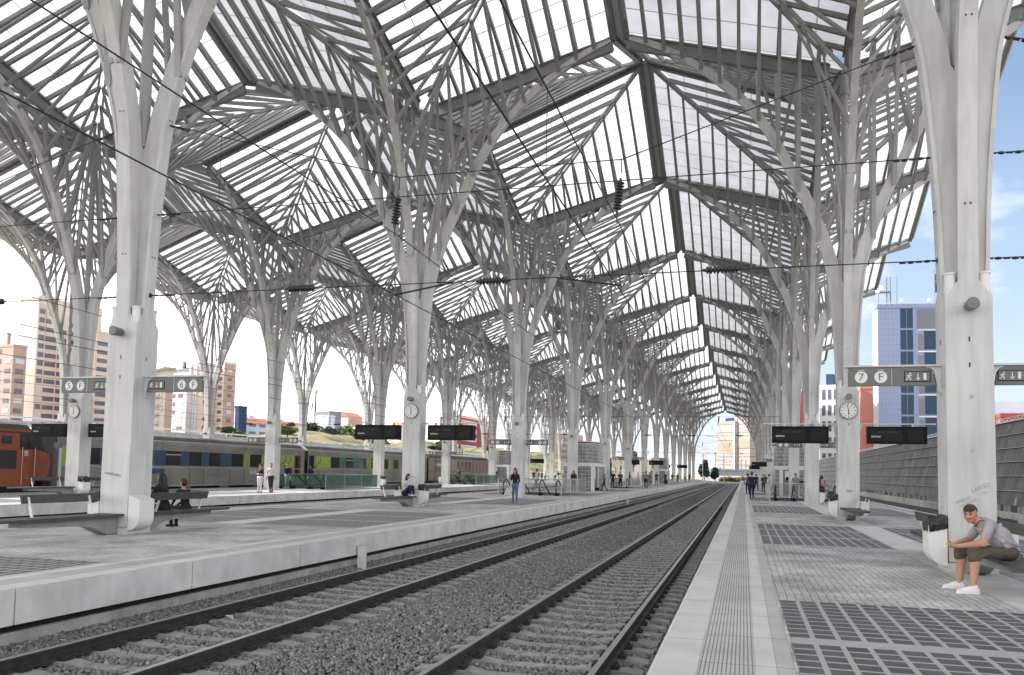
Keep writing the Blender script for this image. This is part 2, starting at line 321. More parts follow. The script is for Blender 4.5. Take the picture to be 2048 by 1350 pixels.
for ti,(cx,desc) in enumerate(TRK):
    t_=thing('railway_track',f'steel rails on concrete sleepers, the {desc}','track',(0,0,0),0,'railway tracks')
    for off in(-.852,.852):
        o=rail_mb(track_path(cx,off)).build('rail',[RAIL,RAILTOP],t_)
    ys=np.arange(-13.6,214,.6); near=100 if ti<2 else 0
    for y in ys[:near]: link('sleeper',smesh,t_,(cx,float(y),0))
    rest=ys[near:]
    bm=MB()
    for y in rest: bm.prism([(cx-1.3,-.86),(cx+1.3,-.86),(cx+1.3,-.80),(cx+.62,-.785),(cx-.62,-.785),(cx-1.3,-.80)],'y',float(y)-.125,float(y)+.125)
    stuff(bm.build('sleeper',SLEEP,t_))
# loose ballast stones near the camera, one counted-by-nobody mass
def stones():
    base=np.array([(x,y,z) for x in(-1,1) for y in(-1,1) for z in(-1,1)],float)*.62
    quads=np.array([(0,1,3,2),(4,6,7,5),(0,4,5,1),(2,3,7,6),(0,2,6,4),(1,5,7,3)])
    P=[]
    def fill(x0,x1,y0,y1,dens):
        n=int((x1-x0)*(y1-y0)*dens); P.append(np.c_[rng.uniform(x0,x1,n),rng.uniform(y0,y1,n)])
    fill(-12.33,-4.5,-10.5,-1,640); fill(-12.33,-4.5,-1,9,430); fill(-12.33,-4.5,9,22,190); fill(-12.33,-4.5,22,45,80); fill(-12.33,-4.5,45,80,30); fill(-12.33,-11.6,-10.5,14,900)
    p=np.concatenate(P)
    # keep the sleepers' tops and the rail seats clear
    keep=np.ones(len(p),bool)
    for cx in(-6.10,-10.63):
        dx=np.abs(p[:,0]-cx); fy=(p[:,1]+13.6)%.6; fy=np.minimum(fy,.6-fy)
        on=(dx<1.32)&(fy<.135); keep&=~(on&(rng.random(len(p))<.84))
        keep&=~(np.abs(dx-.852)<.10)
    p=p[keep]; n=len(p)
    h=np.full(n,-.832)
    for cx in(-6.10,-10.63):
        dx=np.abs(p[:,0]-cx); h=np.where(dx<1.3,-.83,h)
    mid=np.abs(p[:,0]+8.36)<.95; h=np.where(mid,-.815+.03*np.cos((p[:,0]+8.36)*1.6),h)
    h=np.where(p[:,0]<-11.65,-.83+.13*np.clip((-11.65-p[:,0])/.6,0,1),h)
    s=rng.uniform(.014,.030,(n,1,1))*rng.uniform(.7,1.3,(n,1,3))
    v=base[None]*(1+rng.uniform(-.32,.32,(n,8,3)))*s
    q=rng.normal(size=(n,4)); q/=np.linalg.norm(q,axis=1)[:,None]; a,b_,c,d=q.T
    Rm=np.stack([1-2*(c*c+d*d),2*(b_*c-a*d),2*(b_*d+a*c),2*(b_*c+a*d),1-2*(b_*b_+d*d),2*(c*d-a*b_),2*(b_*d-a*c),2*(c*d+a*b_),1-2*(b_*b_+c*c)],1).reshape(n,3,3)
    v=np.einsum('nij,nkj->nki',Rm,v)
    v[:,:,0]+=p[:,0:1]; v[:,:,1]+=p[:,1:2]; v[:,:,2]+=(h+rng.uniform(-.008,.018,n))[:,None]
    f=(quads[None]+np.arange(n)[:,None,None]*8).reshape(-1,4)
    me=bpy.data.meshes.new('ballast_stones'); me.vertices.add(n*8); me.vertices.foreach_set('co',v.reshape(-1))
    me.loops.add(f.size); me.loops.foreach_set('vertex_index',f.reshape(-1)); me.polygons.add(len(f)); me.polygons.foreach_set('loop_start',np.arange(0,f.size,4)); me.update(calc_edges=True)
    me.materials.append(STONE); return me
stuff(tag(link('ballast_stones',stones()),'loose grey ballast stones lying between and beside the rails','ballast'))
# ------------------------------------------------------------------ roof glass
GLASS=bpy.data.materials.new('roof_glass'); GLASS.use_nodes=True; t=GLASS.node_tree; t.nodes.clear()
o_=t.nodes.new('ShaderNodeOutputMaterial'); tr=t.nodes.new('ShaderNodeBsdfTranslucent'); tp=t.nodes.new('ShaderNodeBsdfTransparent'); df=t.nodes.new('ShaderNodeBsdfDiffuse'); 
nz=t.nodes.new('ShaderNodeTexNoise'); nz.inputs['Scale'].default_value=.8; nz.inputs['Detail'].default_value=6; gz=t.nodes.new('ShaderNodeNewGeometry'); t.links.new(gz.outputs['Position'],nz.inputs['Vector']); mz=t.nodes.new('ShaderNodeMapRange'); mz.inputs[1].default_value=.3; mz.inputs[2].default_value=.7; mz.inputs[3].default_value=.41; mz.inputs[4].default_value=.32; t.links.new(nz.outputs['Fac'],mz.inputs[0]); cz=t.nodes.new('ShaderNodeCombineColor'); [t.links.new(mz.outputs[0],cz.inputs[i]) for i in range(3)]; t.links.new(cz.outputs[0],tr.inputs[0]); tp.inputs[0].default_value=(.95,.96,.97,1); df.inputs[0].default_value=(.28,.285,.28,1)
m1=t.nodes.new('ShaderNodeMixShader'); m1.inputs[0].default_value=.04; t.links.new(tr.outputs[0],m1.inputs[1]); t.links.new(tp.outputs[0],m1.inputs[2])
uv=t.nodes.new('ShaderNodeUVMap'); s=t.nodes.new('ShaderNodeSeparateXYZ'); t.links.new(uv.outputs[0],s.inputs[0])
j=mathn(t,'LESS_THAN',mathn(t,'PINGPONG',s.outputs[1],.55),.022); j=mathn(t,'MULTIPLY',j,.72)
m2=t.nodes.new('ShaderNodeMixShader'); t.links.new(j,m2.inputs[0]); t.links.new(m1.outputs[0],m2.inputs[1]); t.links.new(df.outputs[0],m2.inputs[2]); t.links.new(m2.outputs[0],o_.inputs[0])
# ------------------------------------------------------------------ the branching columns
HT,HA,HN,HB=17.0,19.3,22.5,8.5
def _smooth(P,k=3):
    out=[]
    for i in range(len(P)-1):
        p0,p1,p2,p3=P[max(i-1,0)],P[i],P[i+1],P[min(i+2,len(P)-1)]
        for j in range(k):
            t=j/k; out.append(tuple(.5*(2*p1[c]+(p2[c]-p0[c])*t+(2*p0[c]-5*p1[c]+4*p2[c]-p3[c])*t*t+(3*p1[c]-p0[c]-3*p2[c]+p3[c])*t**3) for c in(0,1)))
    return out+[P[-1]]
zA=lambda u: HT+(HA-HT)*u/HB
zC=lambda u: HT+(HN-HT)*u/HB
def roofz(x,y):
    a,b_=max(abs(x),abs(y)),min(abs(x),abs(y)); return HT+(HA-HT)*a/HB+(HN-HA)*b_/HB
RIB=[(.365,4.60),(.40,5.4),(.43,6.3),(.50,7.4),(.60,8.5),(.69,9.2),(.86,9.9),(1.08,10.64),(1.32,11.3),(1.60,12.0),(2.0,12.85),(2.5,13.95),(3.08,15.0),(3.75,15.9),(4.6,16.75),(5.4,17.45),(6.8,18.38),(8.15,19.02)]
RIB=_smooth(RIB)
def rib_z(r):
    for (a,za),(b_,zb) in zip(RIB,RIB[1:]):
        if r<=b_: return za+(zb-za)*max(0,(r-a))/(b_-a)
    return RIB[-1][1]
def inner():
    P=[]
    n=len(RIB)
    for i in range(n-1,-1,-1):
        a=RIB[max(i-1,0)]; c=RIB[min(i+1,n-1)]; dx,dz=c[0]-a[0],c[1]-a[1]; l=math.hypot(dx,dz); f=i/(n-1)
        d=.56-.32*f; x=RIB[i][0]-dz/l*d; z=RIB[i][1]+dx/l*d
        if z<9.1 or x<.03: break
        P.append((x,z))
    P.append((.04,9.0)); P.append((.04,4.60)); return P
INN=inner()
def rotq(m,q):
    """rotate every vertex of an MB a quarter turn q times"""
    c,s=[(1,0),(0,1),(-1,0),(0,-1)][q]; m.v=[(x*c-y*s,x*s+y*c,z) for x,y,z in m.v]; return m
def mb_rib():
    m=MB(); poly=RIB+INN
    # web: split into quads between outer line and inner line for clean shading
    n=len(RIB); inn=[]
    for i in range(n):
        a=RIB[max(i-1,0)]; c=RIB[min(i+1,n-1)]; dx,dz=c[0]-a[0],c[1]-a[1]; l=math.hypot(dx,dz); d=.56-.32*i/(n-1)
        x=RIB[i][0]-dz/l*d; z=RIB[i][1]+dx/l*d
        if x<.0 or RIB[i][1]<8.7: x=.0; z=RIB[i][1]
        inn.append((x,z))
    hw=.10
    for i in range(n-1):
        a,b_,c,d=RIB[i],RIB[i+1],inn[i+1],inn[i]
        for y in(-hw,hw):
            q=[(a[0],y,a[1]),(b_[0],y,b_[1]),(c[0],y,c[1]),(d[0],y,d[1])]
            if (y<0)==True: q=q
            else: q=q[::-1]
            m.add(q,[(0,1,2,3)])
        m.add([(d[0],-hw,d[1]),(c[0],-hw,c[1]),(c[0],hw,c[1]),(d[0],hw,d[1])],[(0,1,2,3)])
        # flange along the outer edge
        dx,dz=b_[0]-a[0],b_[1]-a[1]; l=math.hypot(dx,dz); nx,nz=dz/l*.0,0
        w=.16-.055*i/(n-1); tk=.07
        def off(p,q_,k):
            ddx,ddz=q_[0]-p[0],q_[1]-p[1]; ll=math.hypot(ddx,ddz); return (-ddz/ll*k,ddx/ll*k)
        ia=RIB[max(i-1,0)]; oa=off(ia,RIB[i+1],tk); ob=off(RIB[i],RIB[min(i+2,n-1)] if i+2<n else RIB[i+1],tk)
        A0=(a[0],a[1]); B0=(b_[0],b_[1]); A1=(a[0]+oa[0],a[1]+oa[1]); B1=(b_[0]+ob[0],b_[1]+ob[1])
        m.add([(A0[0],-w,A0[1]),(B0[0],-w,B0[1]),(B0[0],w,B0[1]),(A0[0],w,A0[1]),(A1[0],-w,A1[1]),(B1[0],-w,B1[1]),(B1[0],w,B1[1]),(A1[0],w,A1[1])],
              [(0,3,2,1),(4,5,6,7),(0,1,5,4),(3,7,6,2)])
    # bolt heads pairs along the outer face
    for z in(6.2,9.35):
        r=RIB[0][0]+.03
        for (a,za),(b_,zb) in zip(RIB,RIB[1:]):
            if za<=z<=zb: r=a+(b_-a)*(z-za)/(zb-za)
        for y in(-.045,.045): m.box(r-.005,r+.012,y-.014,y+.014,z,z+.03,1)
    return m
def mb_base():
    a=.365; m=MB(); m.box(-a,a,-a,a,.16,4.62); m.box(-a-.015,a+.015,-a-.015,a+.015,0,.15)
    for q in range(4):
        p=MB(); w=.163
        p.prism([(-a,4.62),(a,4.62),(w,4.90),(-w,4.90)],'y',-a,-a+.10,0)
        # slits on the face
        p.box(-.012,.012,-a-.006,-a+.01,3.42,3.50,1); p.box(-.012,.012,-a-.006,-a+.01,3.86,3.94,1)
        p=rotq(p,q); m.add(p.v,p.f); 
        for i in range(len(p.m)): m.m[-len(p.m)+i]=p.m[i]
    return m
US=[.95+.722*i for i in range(11)]    # stations of rafters and struts, metres from the axis
def rafter_pts(u,sg): return (u,sg*.11,zA(u)-.02),(u,sg*(u-.06),zC(u)-.06)
def strut_pts(u,sg):
    z=rib_z(u)+.12
    return (u,sg*(u-.10),zC(u)-.16),(u,sg*.09,max(z,9.4) if u>.9 else 9.6)
def mb_rafter(u,sg,q): m=MB(); a,b_=rafter_pts(u,sg); m.beam(a,b_,.125,.19,w2=.10,h2=.15); return rotq(m,q)
def mb_strut(u,sg,q): m=MB(); a,b_=strut_pts(u,sg); m.beam(a,b_,.07,.11,w2=.10,h2=.15,up=(1,0,.01)); return rotq(m,q)
def mb_braces(q):
    m=MB()
    for i in range(1,9):
        u0,u1=US[i],US[i+1]; 
        if i%2: a,b_=(u0,0,zA(u0)-.25),(u1-.1,0,rib_z(u1)+.3)
        else: a,b_=(u0,0,rib_z(u0)+.3),(u1,0,zA(u1)-.25)
        m.beam(a,b_,.10,.12)
    return rotq(m,q)
def mb_valley(q):
    m=MB(); a=(.55,0,zA(.55)-.27); b_=(8.2,0,zA(8.2)-.27); m.beam(a,b_,.11,.52); 
    m.beam((.55,0,zA(.55)-.02),(8.2,0,zA(8.2)-.02),.26,.06); m.beam((.55,0,zA(.55)-.54),(8.2,0,zA(8.2)-.54),.22,.06)
    return rotq(m,q)
def mb_hip(q):
    m=MB()
    for o in(-.10,.10):
        m.beam((.6+o,.6-o,zC(.6)-.12),(8.22+o*.5,8.22-o*.5,zC(8.22)-.12),.085,.13)
    return rotq(m,q)
def mb_edge(sg,q):
    m=MB(); x=8.30
    a=(x,0,HA-.10); b_=(x,sg*8.4,HA-.10+(HN-HA)*8.4/8.5); m.beam(a,b_,.12,.26)
    a=(8.42,sg*.0,HA+.02); b_=(8.42,sg*8.4,HA+.02+(HN-HA)*8.4/8.5); m.beam(a,b_,.15,.10,1)
    return rotq(m,q)
def mb_panel(sg,q):
    m=MB(); zo=.16; u=.3
    def P(a,b_): return (a,b_*sg,roofz(a,b_)+zo)
    vs=[P(u,0),P(8.38,0),P(8.38,8.34),P(u,u)]; uvs=[(u,0),(8.38,0),(8.38,8.34),(u,u)]
    m.quad(*vs,uv=uvs); return rotq(m,q)
BOLT=mat('bolt',(.05,.05,.05),.7); EDGED=mat('ridge_cover',(.72,.72,.715),.7)
def merge(parts):
    m=MB()
    for p in parts:
        o=len(m.f); m.add(p.v,p.f); m.m[o:]=p.m; m.sm[o:]=p.sm
        for i,uvv in p.uv.items(): m.uv[o+i]=uvv
    return m
def meshof(m,mats,fix=True):
    o=m.build('tmp',mats,fix=fix); me=o.data; bpy.data.objects.remove(o); return me
ME={}
rib=meshof(mb_rib(),[PAINT,BOLT],False); ME['rib']=rib
ME['base']=meshof(mb_base(),[PAINT,BOLT])
for q in range(4):
    ME['valley',q]=meshof(mb_valley(q),PAINT2); ME['hip',q]=meshof(mb_hip(q),PAINT3); ME['brace',q]=meshof(mb_braces(q),PAINT2)
    for sg in(-1,1):
        ME['edge',q,sg]=meshof(mb_edge(sg,q),[PAINT2,EDGED]); ME['panel',q,sg]=meshof(mb_panel(sg,q),GLASS,False)
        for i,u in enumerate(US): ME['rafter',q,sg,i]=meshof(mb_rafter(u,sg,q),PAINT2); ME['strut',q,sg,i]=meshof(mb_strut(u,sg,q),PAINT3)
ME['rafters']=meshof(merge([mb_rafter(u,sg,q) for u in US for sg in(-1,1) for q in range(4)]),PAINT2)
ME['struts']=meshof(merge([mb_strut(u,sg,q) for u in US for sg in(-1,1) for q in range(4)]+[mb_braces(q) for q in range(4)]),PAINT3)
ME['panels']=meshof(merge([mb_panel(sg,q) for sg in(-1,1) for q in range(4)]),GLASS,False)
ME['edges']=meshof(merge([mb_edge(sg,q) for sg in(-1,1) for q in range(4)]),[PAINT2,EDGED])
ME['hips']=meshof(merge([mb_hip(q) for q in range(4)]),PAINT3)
m=MB(); m.tube([(0,0,8.8),(0,0,16.6)],.13,12); m.tube([(0,0,15.9),(0,0,16.2)],.17,12); ME['pipe']=meshof(m,PAINT3)
m=MB(); m.tube([(0,0,0),(0,0,.40)],.092,14); m.tube([(0,0,.40),(0,0,.43)],.108,14); ME['uplight']=meshof(m,WHITE)
m=MB(); m.tube([(0,0,0),(0,-.05,0),(0,-.06,0),(0,-.30,0)],[.045,.045,.09,.105],16); m.tube([(0,-.30,0),(0,-.31,0)],[.105,.09],16); ME['lamp']=meshof(m,LAMPG)
ROWS=[(0,'right-hand platform'),(-17,'platform across the two near tracks'),(-34,'platform in front of the parked train'),(-51,'far-left platform behind the train')]
NEAR={(0,1),(0,2),(1,1),(1,2),(2,1),(2,2)}
TREES={}
for ri,(rx,rn) in enumerate(ROWS):
    for k in range(-1,14):
        o=thing('steel_tree_column',f'{ORD[k+2]} white branching column on the {rn}','canopy column',(rx,17*k,0),0,'branching steel columns holding up the glass roof')
        if k==0: o['label']={0:'white steel column right behind the seated young man',1:'large white steel column at left between two occupied and empty benches',2:'white steel column nearest on the platform in front of the parked train',3:'white steel column nearest on the far-left platform'}[ri]
        if k==1 and ri<3: o['label']=['white branching steel column with a clock and two displays, right platform','white branching steel column with a clock above the girl on the bench','white branching steel column with a clock beside the orange locomotive'][ri]
        TREES[ri,k]=o; o['kind']='thing'
        link('column_base',ME['base'],o)
        for q in range(4): link('rib',ME['rib'],o,None,q*math.pi/2)
        link('pipe',ME['pipe'],o)
        if k<=6:
            for sx_,sy_ in((-1,-1),(1,-1),(-1,1),(1,1)): link('uplight',ME['uplight'],o,(sx_*.265,sy_*.265,4.62))
            link('lamp',ME['lamp'],o,(0,-.365,4.45))
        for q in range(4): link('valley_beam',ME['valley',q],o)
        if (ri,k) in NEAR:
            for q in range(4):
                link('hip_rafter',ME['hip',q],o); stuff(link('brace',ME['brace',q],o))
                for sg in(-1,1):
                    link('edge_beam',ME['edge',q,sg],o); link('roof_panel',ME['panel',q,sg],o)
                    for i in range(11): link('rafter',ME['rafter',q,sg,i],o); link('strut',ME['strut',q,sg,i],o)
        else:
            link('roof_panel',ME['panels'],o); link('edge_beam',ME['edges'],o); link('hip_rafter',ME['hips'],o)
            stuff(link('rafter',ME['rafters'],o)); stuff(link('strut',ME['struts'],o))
# ------------------------------------------------------------------ platform furniture
def text(parent,body,size,loc,rot,m,name='lettering',ext=.003,align='CENTER',spin=0,bold=0):
    cu=bpy.data.curves.new(name,'FONT'); cu.body=body; cu.size=size; cu.extrude=ext; cu.align_x=align; cu.align_y='CENTER'; cu.offset=bold
    o=bpy.data.objects.new(name,cu); COL.objects.link(o)
    dg=bpy.context.evaluated_depsgraph_get(); me=bpy.data.meshes.new_from_object(o.evaluated_get(dg)); bpy.data.objects.remove(o)
    me.materials.clear(); me.materials.append(m)
    q=link(name,me,parent,loc); q.rotation_euler=rot if not spin else (Matrix.Rotation(rot[2],4,'Z')@Matrix.Rotation(rot[0],4,'X')@Matrix.Rotation(spin,4,'Z')).to_euler()
    return q
FRONT=(math.pi/2,0,0)
SUPP=mat('bench_concrete',(.27,.27,.265),.85,noise=(3,.2))
def mb_seat():
    m=MB(); poly=[]
    L0,L1=.40,3.82; w=.31
    poly=[(-w,-L0),(w,-L0),(w,-(L1-.55))]+[(w*math.cos(a),-(L1-.55)-.55*math.sin(a)) for a in [R(d) for d in range(10,180,16)]]+[(-w,-(L1-.55))]
    m.prism(poly,'z',.395,.45); return m
def bench(col,side,front,label,blabel=None):
    """front=+1: extends toward the camera (-Y); side=+1: backrest on +X"""
    t_=thing('bench',label,'bench',(col[0],col[1],0),0 if front>0 else math.pi,'benches fixed to the column feet')
    s=side if front>0 else -side
    m=mb_seat(); m.build('seat',SEAT,t_,fix=True)
    m=MB(); m.prism([(-.385,.02),(-.385,.395),(-2.95,.395),(-2.95,.28),(-1.5,.235),(-1.15,.2),(-.85,.08),(-.7,.02)],'x',-.15,.15); m.build('support',SUPP,t_,fix=True)
    m=MB(); x=s*.34
    m.beam((x,-.45,.80),(x,-2.5,.80),.035,.17,up=(s*.25,0,1)); m.build('backrest',SEAT,t_,fix=True)
    for y in(-.75,-2.35):
        m=MB(); m.beam((s*.20,y,.43),(s*.325,y,.84),.05,.03,up=(0,1,0)); m.build('post',WHITE,t_,fix=True)
def mb_bin():
    m=MB(); prof=[(0,.06),(0,.84),(.30,.78),(.30,.32)]+[(.30*math.cos(R(a)),.32-.26*math.sin(R(a))) for a in (20,40,60,75)]+[(0,.06)]
    prof=[(0,.84),(.29,.74),(.29,.34)]+[(.29*math.cos(R(a)),.34-.27*math.sin(R(a))) for a in(18,36,54,72)]+[(.0,.065)]
    # two side cheeks, curved front
    for y0,y1 in((-.24,-.225),(.225,.24)): m.prism([(0,.07)]+prof[::-1][1:-1]+[(0,.84)],'y',y0,y1)
    for (a,za),(b_,zb) in zip(prof[1:],prof[2:]): m.add([(a,-.225,za),(b_,-.225,zb),(b_,.225,zb),(a,.225,za)],[(0,1,2,3)])
    for (a,za),(b_,zb) in zip(prof[1:],prof[2:]): m.add([(a-.012,-.225,za),(b_-.012,-.225,zb),(b_-.012,.225,zb),(a-.012,.225,za)],[(3,2,1,0)])
    m.box(0,.012,-.225,.225,.07,.83); return m
binme=meshof(mb_bin(),WHITE,False)
def bag_me():
    m=MB(); n=28; rows=[]
    for j,(z,k) in enumerate(((.66,1.06),(.76,1.10),(.84,1.07),(.885,.96),(.86,.80),(.80,.72))):
        ring=[]
        for i in range(n):
            a=2*math.pi*i/n; c,s=math.cos(a),math.sin(a); q=1/max(abs(c)**1.0,abs(s)**1.0,.72)
            x=.15+.155*c*q*k*.98; y=.245*s*q*k*.98; jz=random.uniform(-.014,.014); jr=random.uniform(-.008,.008)
            ring.append((x+jr,y+jr,z+jz-(x-.15)*.15))
        rows.append(ring)
    vs=[p for r_ in rows for p in r_]; fs=[(j*n+i,j*n+(i+1)%n,(j+1)*n+(i+1)%n,(j+1)*n+i) for j in range(5) for i in range(n)]
    m.add(vs,fs,0,False); return m
bagme=meshof(bag_me(),BAG,False)
def litter(col,side,bag,label):
    t_=thing('litter_bin',label,'litter bin',(col[0]+side*.372,col[1],.02),0 if side>0 else math.pi,'litter bins on the columns')
    m=MB(); m.box(-.004,.01,-.21,.21,.1,.8); 
    yo=-.13 if side>0 else .13
    link('bin_body',binme,t_,(.012,yo,0)); m.build('mounting_plate',BLACK,t_,(0,yo,0))
    if bag: link('bin_bag',bagme,t_,(0,yo,0))
C=lambda r_,k:(ROWS[r_][0],17.*k)
bench(C(0,0),1,1,'bench with a young man sitting on it at the right edge')
bench(C(0,0),-1,-1,'bench behind the column of the seated young man')
bench(C(0,1),1,1,'bench on the clock column of the right platform, seen end on')
bench(C(0,1),-1,-1,'bench behind the clock column of the right platform')
bench(C(1,0),-1,1,'empty bench in the left foreground, left of the big column')
bench(C(1,0),1,-1,'bench on which two women in black sit with their backs turned')
bench(C(1,1),-1,1,'bench with a girl in a white top crouching on it')
bench(C(1,1),1,-1,'empty bench just right of the girl crouching by the column')
bench(C(2,1),-1,1,'empty bench at the far left in front of the orange locomotive')
bench(C(2,1),1,-1,'bench behind the column beside the orange locomotive')
litter(C(0,0),-1,True,'white bin with black bag left of the seated young man')
litter(C(0,0),1,True,'white bin on the hidden side of the seated man\'s column')
litter(C(0,1),-1,True,'white scribbled bin with black bag, left of the right platform clock column')
litter(C(0,1),1,False,'white bin on the right side of the right platform clock column')
litter(C(1,0),1,False,'large open white bin without a bag on the left foreground column')
litter(C(1,0),-1,True,'white bin on the left side of the left foreground column')
litter(C(1,1),1,True,'white bin with black bag right of the crouching girl')
litter(C(1,1),-1,True,'white bin left of the crouching girl behind the backrest')
litter(C(2,1),1,True,'white bin with dark bag on the column beside the locomotive')
litter(C(2,3),1,True,'white bin with dark bag right of the green glass escalator railing')
litter(C(2,4),-1,False,'small white bin left of the column before the last coach')
litter(C(0,2),1,True,'white bin with dark bag behind the girl with the pink backpack')
# exit and platform number signs
def disc(m,x,z,r,y,mi): m.add([(x+r*math.cos(2*math.pi*i/28),y,z+r*math.sin(2*math.pi*i/28)) for i in range(28)],[tuple(range(28))],mi)
def sign(col,side,num,let,label):
    cx,cy_=col; t_=thing('platform_sign',label,'sign',(cx,cy_,0),0,'platform number and exit signs')
    s=side; x0,x1=.37,1.9
    m=MB(); poly=[(s*.46,3.15),(s*1.87,3.15),(s*1.87,3.475),(s*.62,3.475),(s*.55,3.45),(s*.50,3.38)]
    m.prism(poly,'y',-.045,.045); m.build('sign_panel',GREY,t_,fix=True)
    m=MB(); m.box(*sorted((s*.37,s*1.96)),-.07,.07,3.482,3.515)
    m.prism([(s*.368,3.0),(s*.368,3.48),(s*.62,3.48),(s*.53,3.45),(s*.475,3.38),(s*.45,3.25),(s*.42,3.05)],'y',-.03,.03); m.beam((s*1.96,0,3.50),(s*1.86,0,3.40),.04,.03,up=(0,1,0)); m.build('bracket',PAINT,t_,fix=True)
    y=-.0485
    a=1.50 if s<0 else 1.48
    m=MB()
    for i,xx in enumerate((1.66,1.34) if s<0 else (1.36,1.66)): disc(m,s*xx,3.305,.105,y,0)
    for xx in((1.66,1.34) if s<0 else (1.36,1.66)): m.box(s*xx-.05,s*xx+.05,y-.001,y+.003,3.425,3.432)
    m.box(s*1.16-.003,s*1.16+.003,y-.001,y+.003,3.16,3.465)
    m.build('number_disc',WHITE,t_)
    for ch,xx in zip((num,let),(1.66,1.34) if s<0 else (1.36,1.66)): text(t_,ch,.19,(s*xx,y-.003,3.302),FRONT,GREY,'lettering',.002)
    # exit pictogram: dark box, running figure, arrow, door
    px=s*.76 if s<0 else .70
    m=MB(); m.box(px-.20,px+.22,y-.006,y+.004,3.215,3.40,0); m.box(px-.188,px+.208,y-.0075,y-.005,3.227,3.388,1); m.build('pictogram_board',[BLACK,GREY],t_)
    m=MB(); yy=y-.0085
    def st(a,b_,w): m.beam((px+a[0],yy,3.307+a[1]),(px+b_[0],yy,3.307+b_[1]),w,.002,up=(0,1,0))
    disc(m,px-.105,3.307+.053,.014,yy-.0015,0)
    st((-.115,.037),(-.13,-.012),.028); st((-.13,-.01),(-.10,-.03),.018); st((-.10,-.028),(-.105,-.062),.015); st((-.13,-.01),(-.155,-.045),.018); st((-.155,-.045),(-.18,-.045),.013); st((-.115,.03),(-.08,.01),.012); st((-.118,.03),(-.15,.022),.012); st((-.15,.022),(-.16,.0),.011)
    st((.02,.058),(.02,-.04),.013); st((.02,-.06),(-.012,-.02),.013); st((.02,-.06),(.052,-.02),.013)
    m.box(px+.105,px+.155,yy-.001,yy+.001,3.25,3.365); m.build('pictogram',WHITE,t_)
    m=MB()
    for xx,zz in((1.12,3.43),(1.12,3.2),(.98 if s<0 else .94,3.43),(.98 if s<0 else .94,3.2)): m.box(s*xx-.02,s*xx+.02,y-.006,y,zz-.012,zz+.012)
    m.build('screw',LAMPG,t_)
sign(C(0,0),-1,'7','F','grey sign with 7 F and exit pictogram left of the rightmost column')
sign(C(0,0),1,'8','F','grey sign with exit pictogram cut off at the right edge')
sign(C(1,0),-1,'5','F','grey sign with 5 F and exit pictogram on the left foreground column')
sign(C(1,0),1,'6','F','grey sign with exit pictogram and 6 F on the left foreground column')
for (r_,k),nn in {(0,2):('7','8'),(1,2):('5','6'),(2,2):('3','4'),(1,5):('5','6'),(2,4):('3','4'),(0,5):('7','8')}.items():
    wh={(0,2):'of the second right platform column, behind a display',(1,2):'of the column behind the standing woman',(2,2):'of the column beside the couple',(1,5):'of the column beyond the glass lift',(2,4):'of the column before the last coach',(0,5):'of a column far down the right platform'}[r_,k]
    sign(C(r_,k),-1,nn[0],'E',f'grey sign {nn[0]} left {wh}'); sign(C(r_,k),1,nn[1],'E',f'grey sign {nn[1]} right {wh}')
# train displays
def display(col,side,label):
    cx,cy_=col; s=side; t_=thing('train_display',label,'display',(cx,cy_,0),0,'train displays hanging from the columns')
    a,b_=sorted((s*.66,s*2.64)); m=MB(); m.box(a,b_,-.19,.19,2.77,3.39); m.box(a,b_,-.2,-.191,2.77,2.80); m.build('display_case',BLACK,t_)
    m=MB(); w=b_-a
    if True:
        m.box(a+.10,a+w*.60,-.196,-.191,2.86,3.28); m.box(a+w*.68,b_-.12,-.196,-.191,2.86,3.28)
    m.build('screen',SCREEN,t_)
    m=MB(); m.box(*sorted((s*.37,s*2.95)),-.05,.05,3.47,3.51); m.prism([(s*.366,2.95),(s*.366,3.47),(s*.62,3.47),(s*.52,3.43),(s*.46,3.33),(s*.43,3.1)],'y',-.03,.03)
    for xx in(.95,2.2): m.box(s*xx-.04,s*xx+.04,-.04,.04,3.39,3.47)
    m.build('bracket',PAINT,t_,fix=True)
    D=mat('display_text_%d'%len(MATS),(.25,.26,.25),.5,emit=(.5,.52,.5,.25)); D2=MATS.get('faint') or mat('faint',(.05,.052,.05),.5)
    text(t_,'DESTINO',.075,(a+.13,-.199,3.02),FRONT,D,'lettering',.001,'LEFT',bold=.002)
    text(t_,'18:04  7',.09,(a+.35,-.199,3.18),FRONT,D2,'lettering',.001,'LEFT')
    text(t_,'PORTO',.09,(a+w*.36,-.199,3.18),FRONT,D2,'lettering',.001,'LEFT')
for r_,k,nm in((0,1,'of the clock column on the right platform'),(1,1,'of the column above the crouching girl'),(2,1,'of the clock column by the locomotive'),(0,6,'far down the right platform'),(1,6,'far down the platform across the near tracks'),(2,6,'far down the platform beyond the train'),(0,9,'farthest down the right platform'),(1,9,'farthest down the platform across the tracks')):
    display(C(r_,k),-1,f'black train display left {nm}'); display(C(r_,k),1,f'black train display right {nm}')
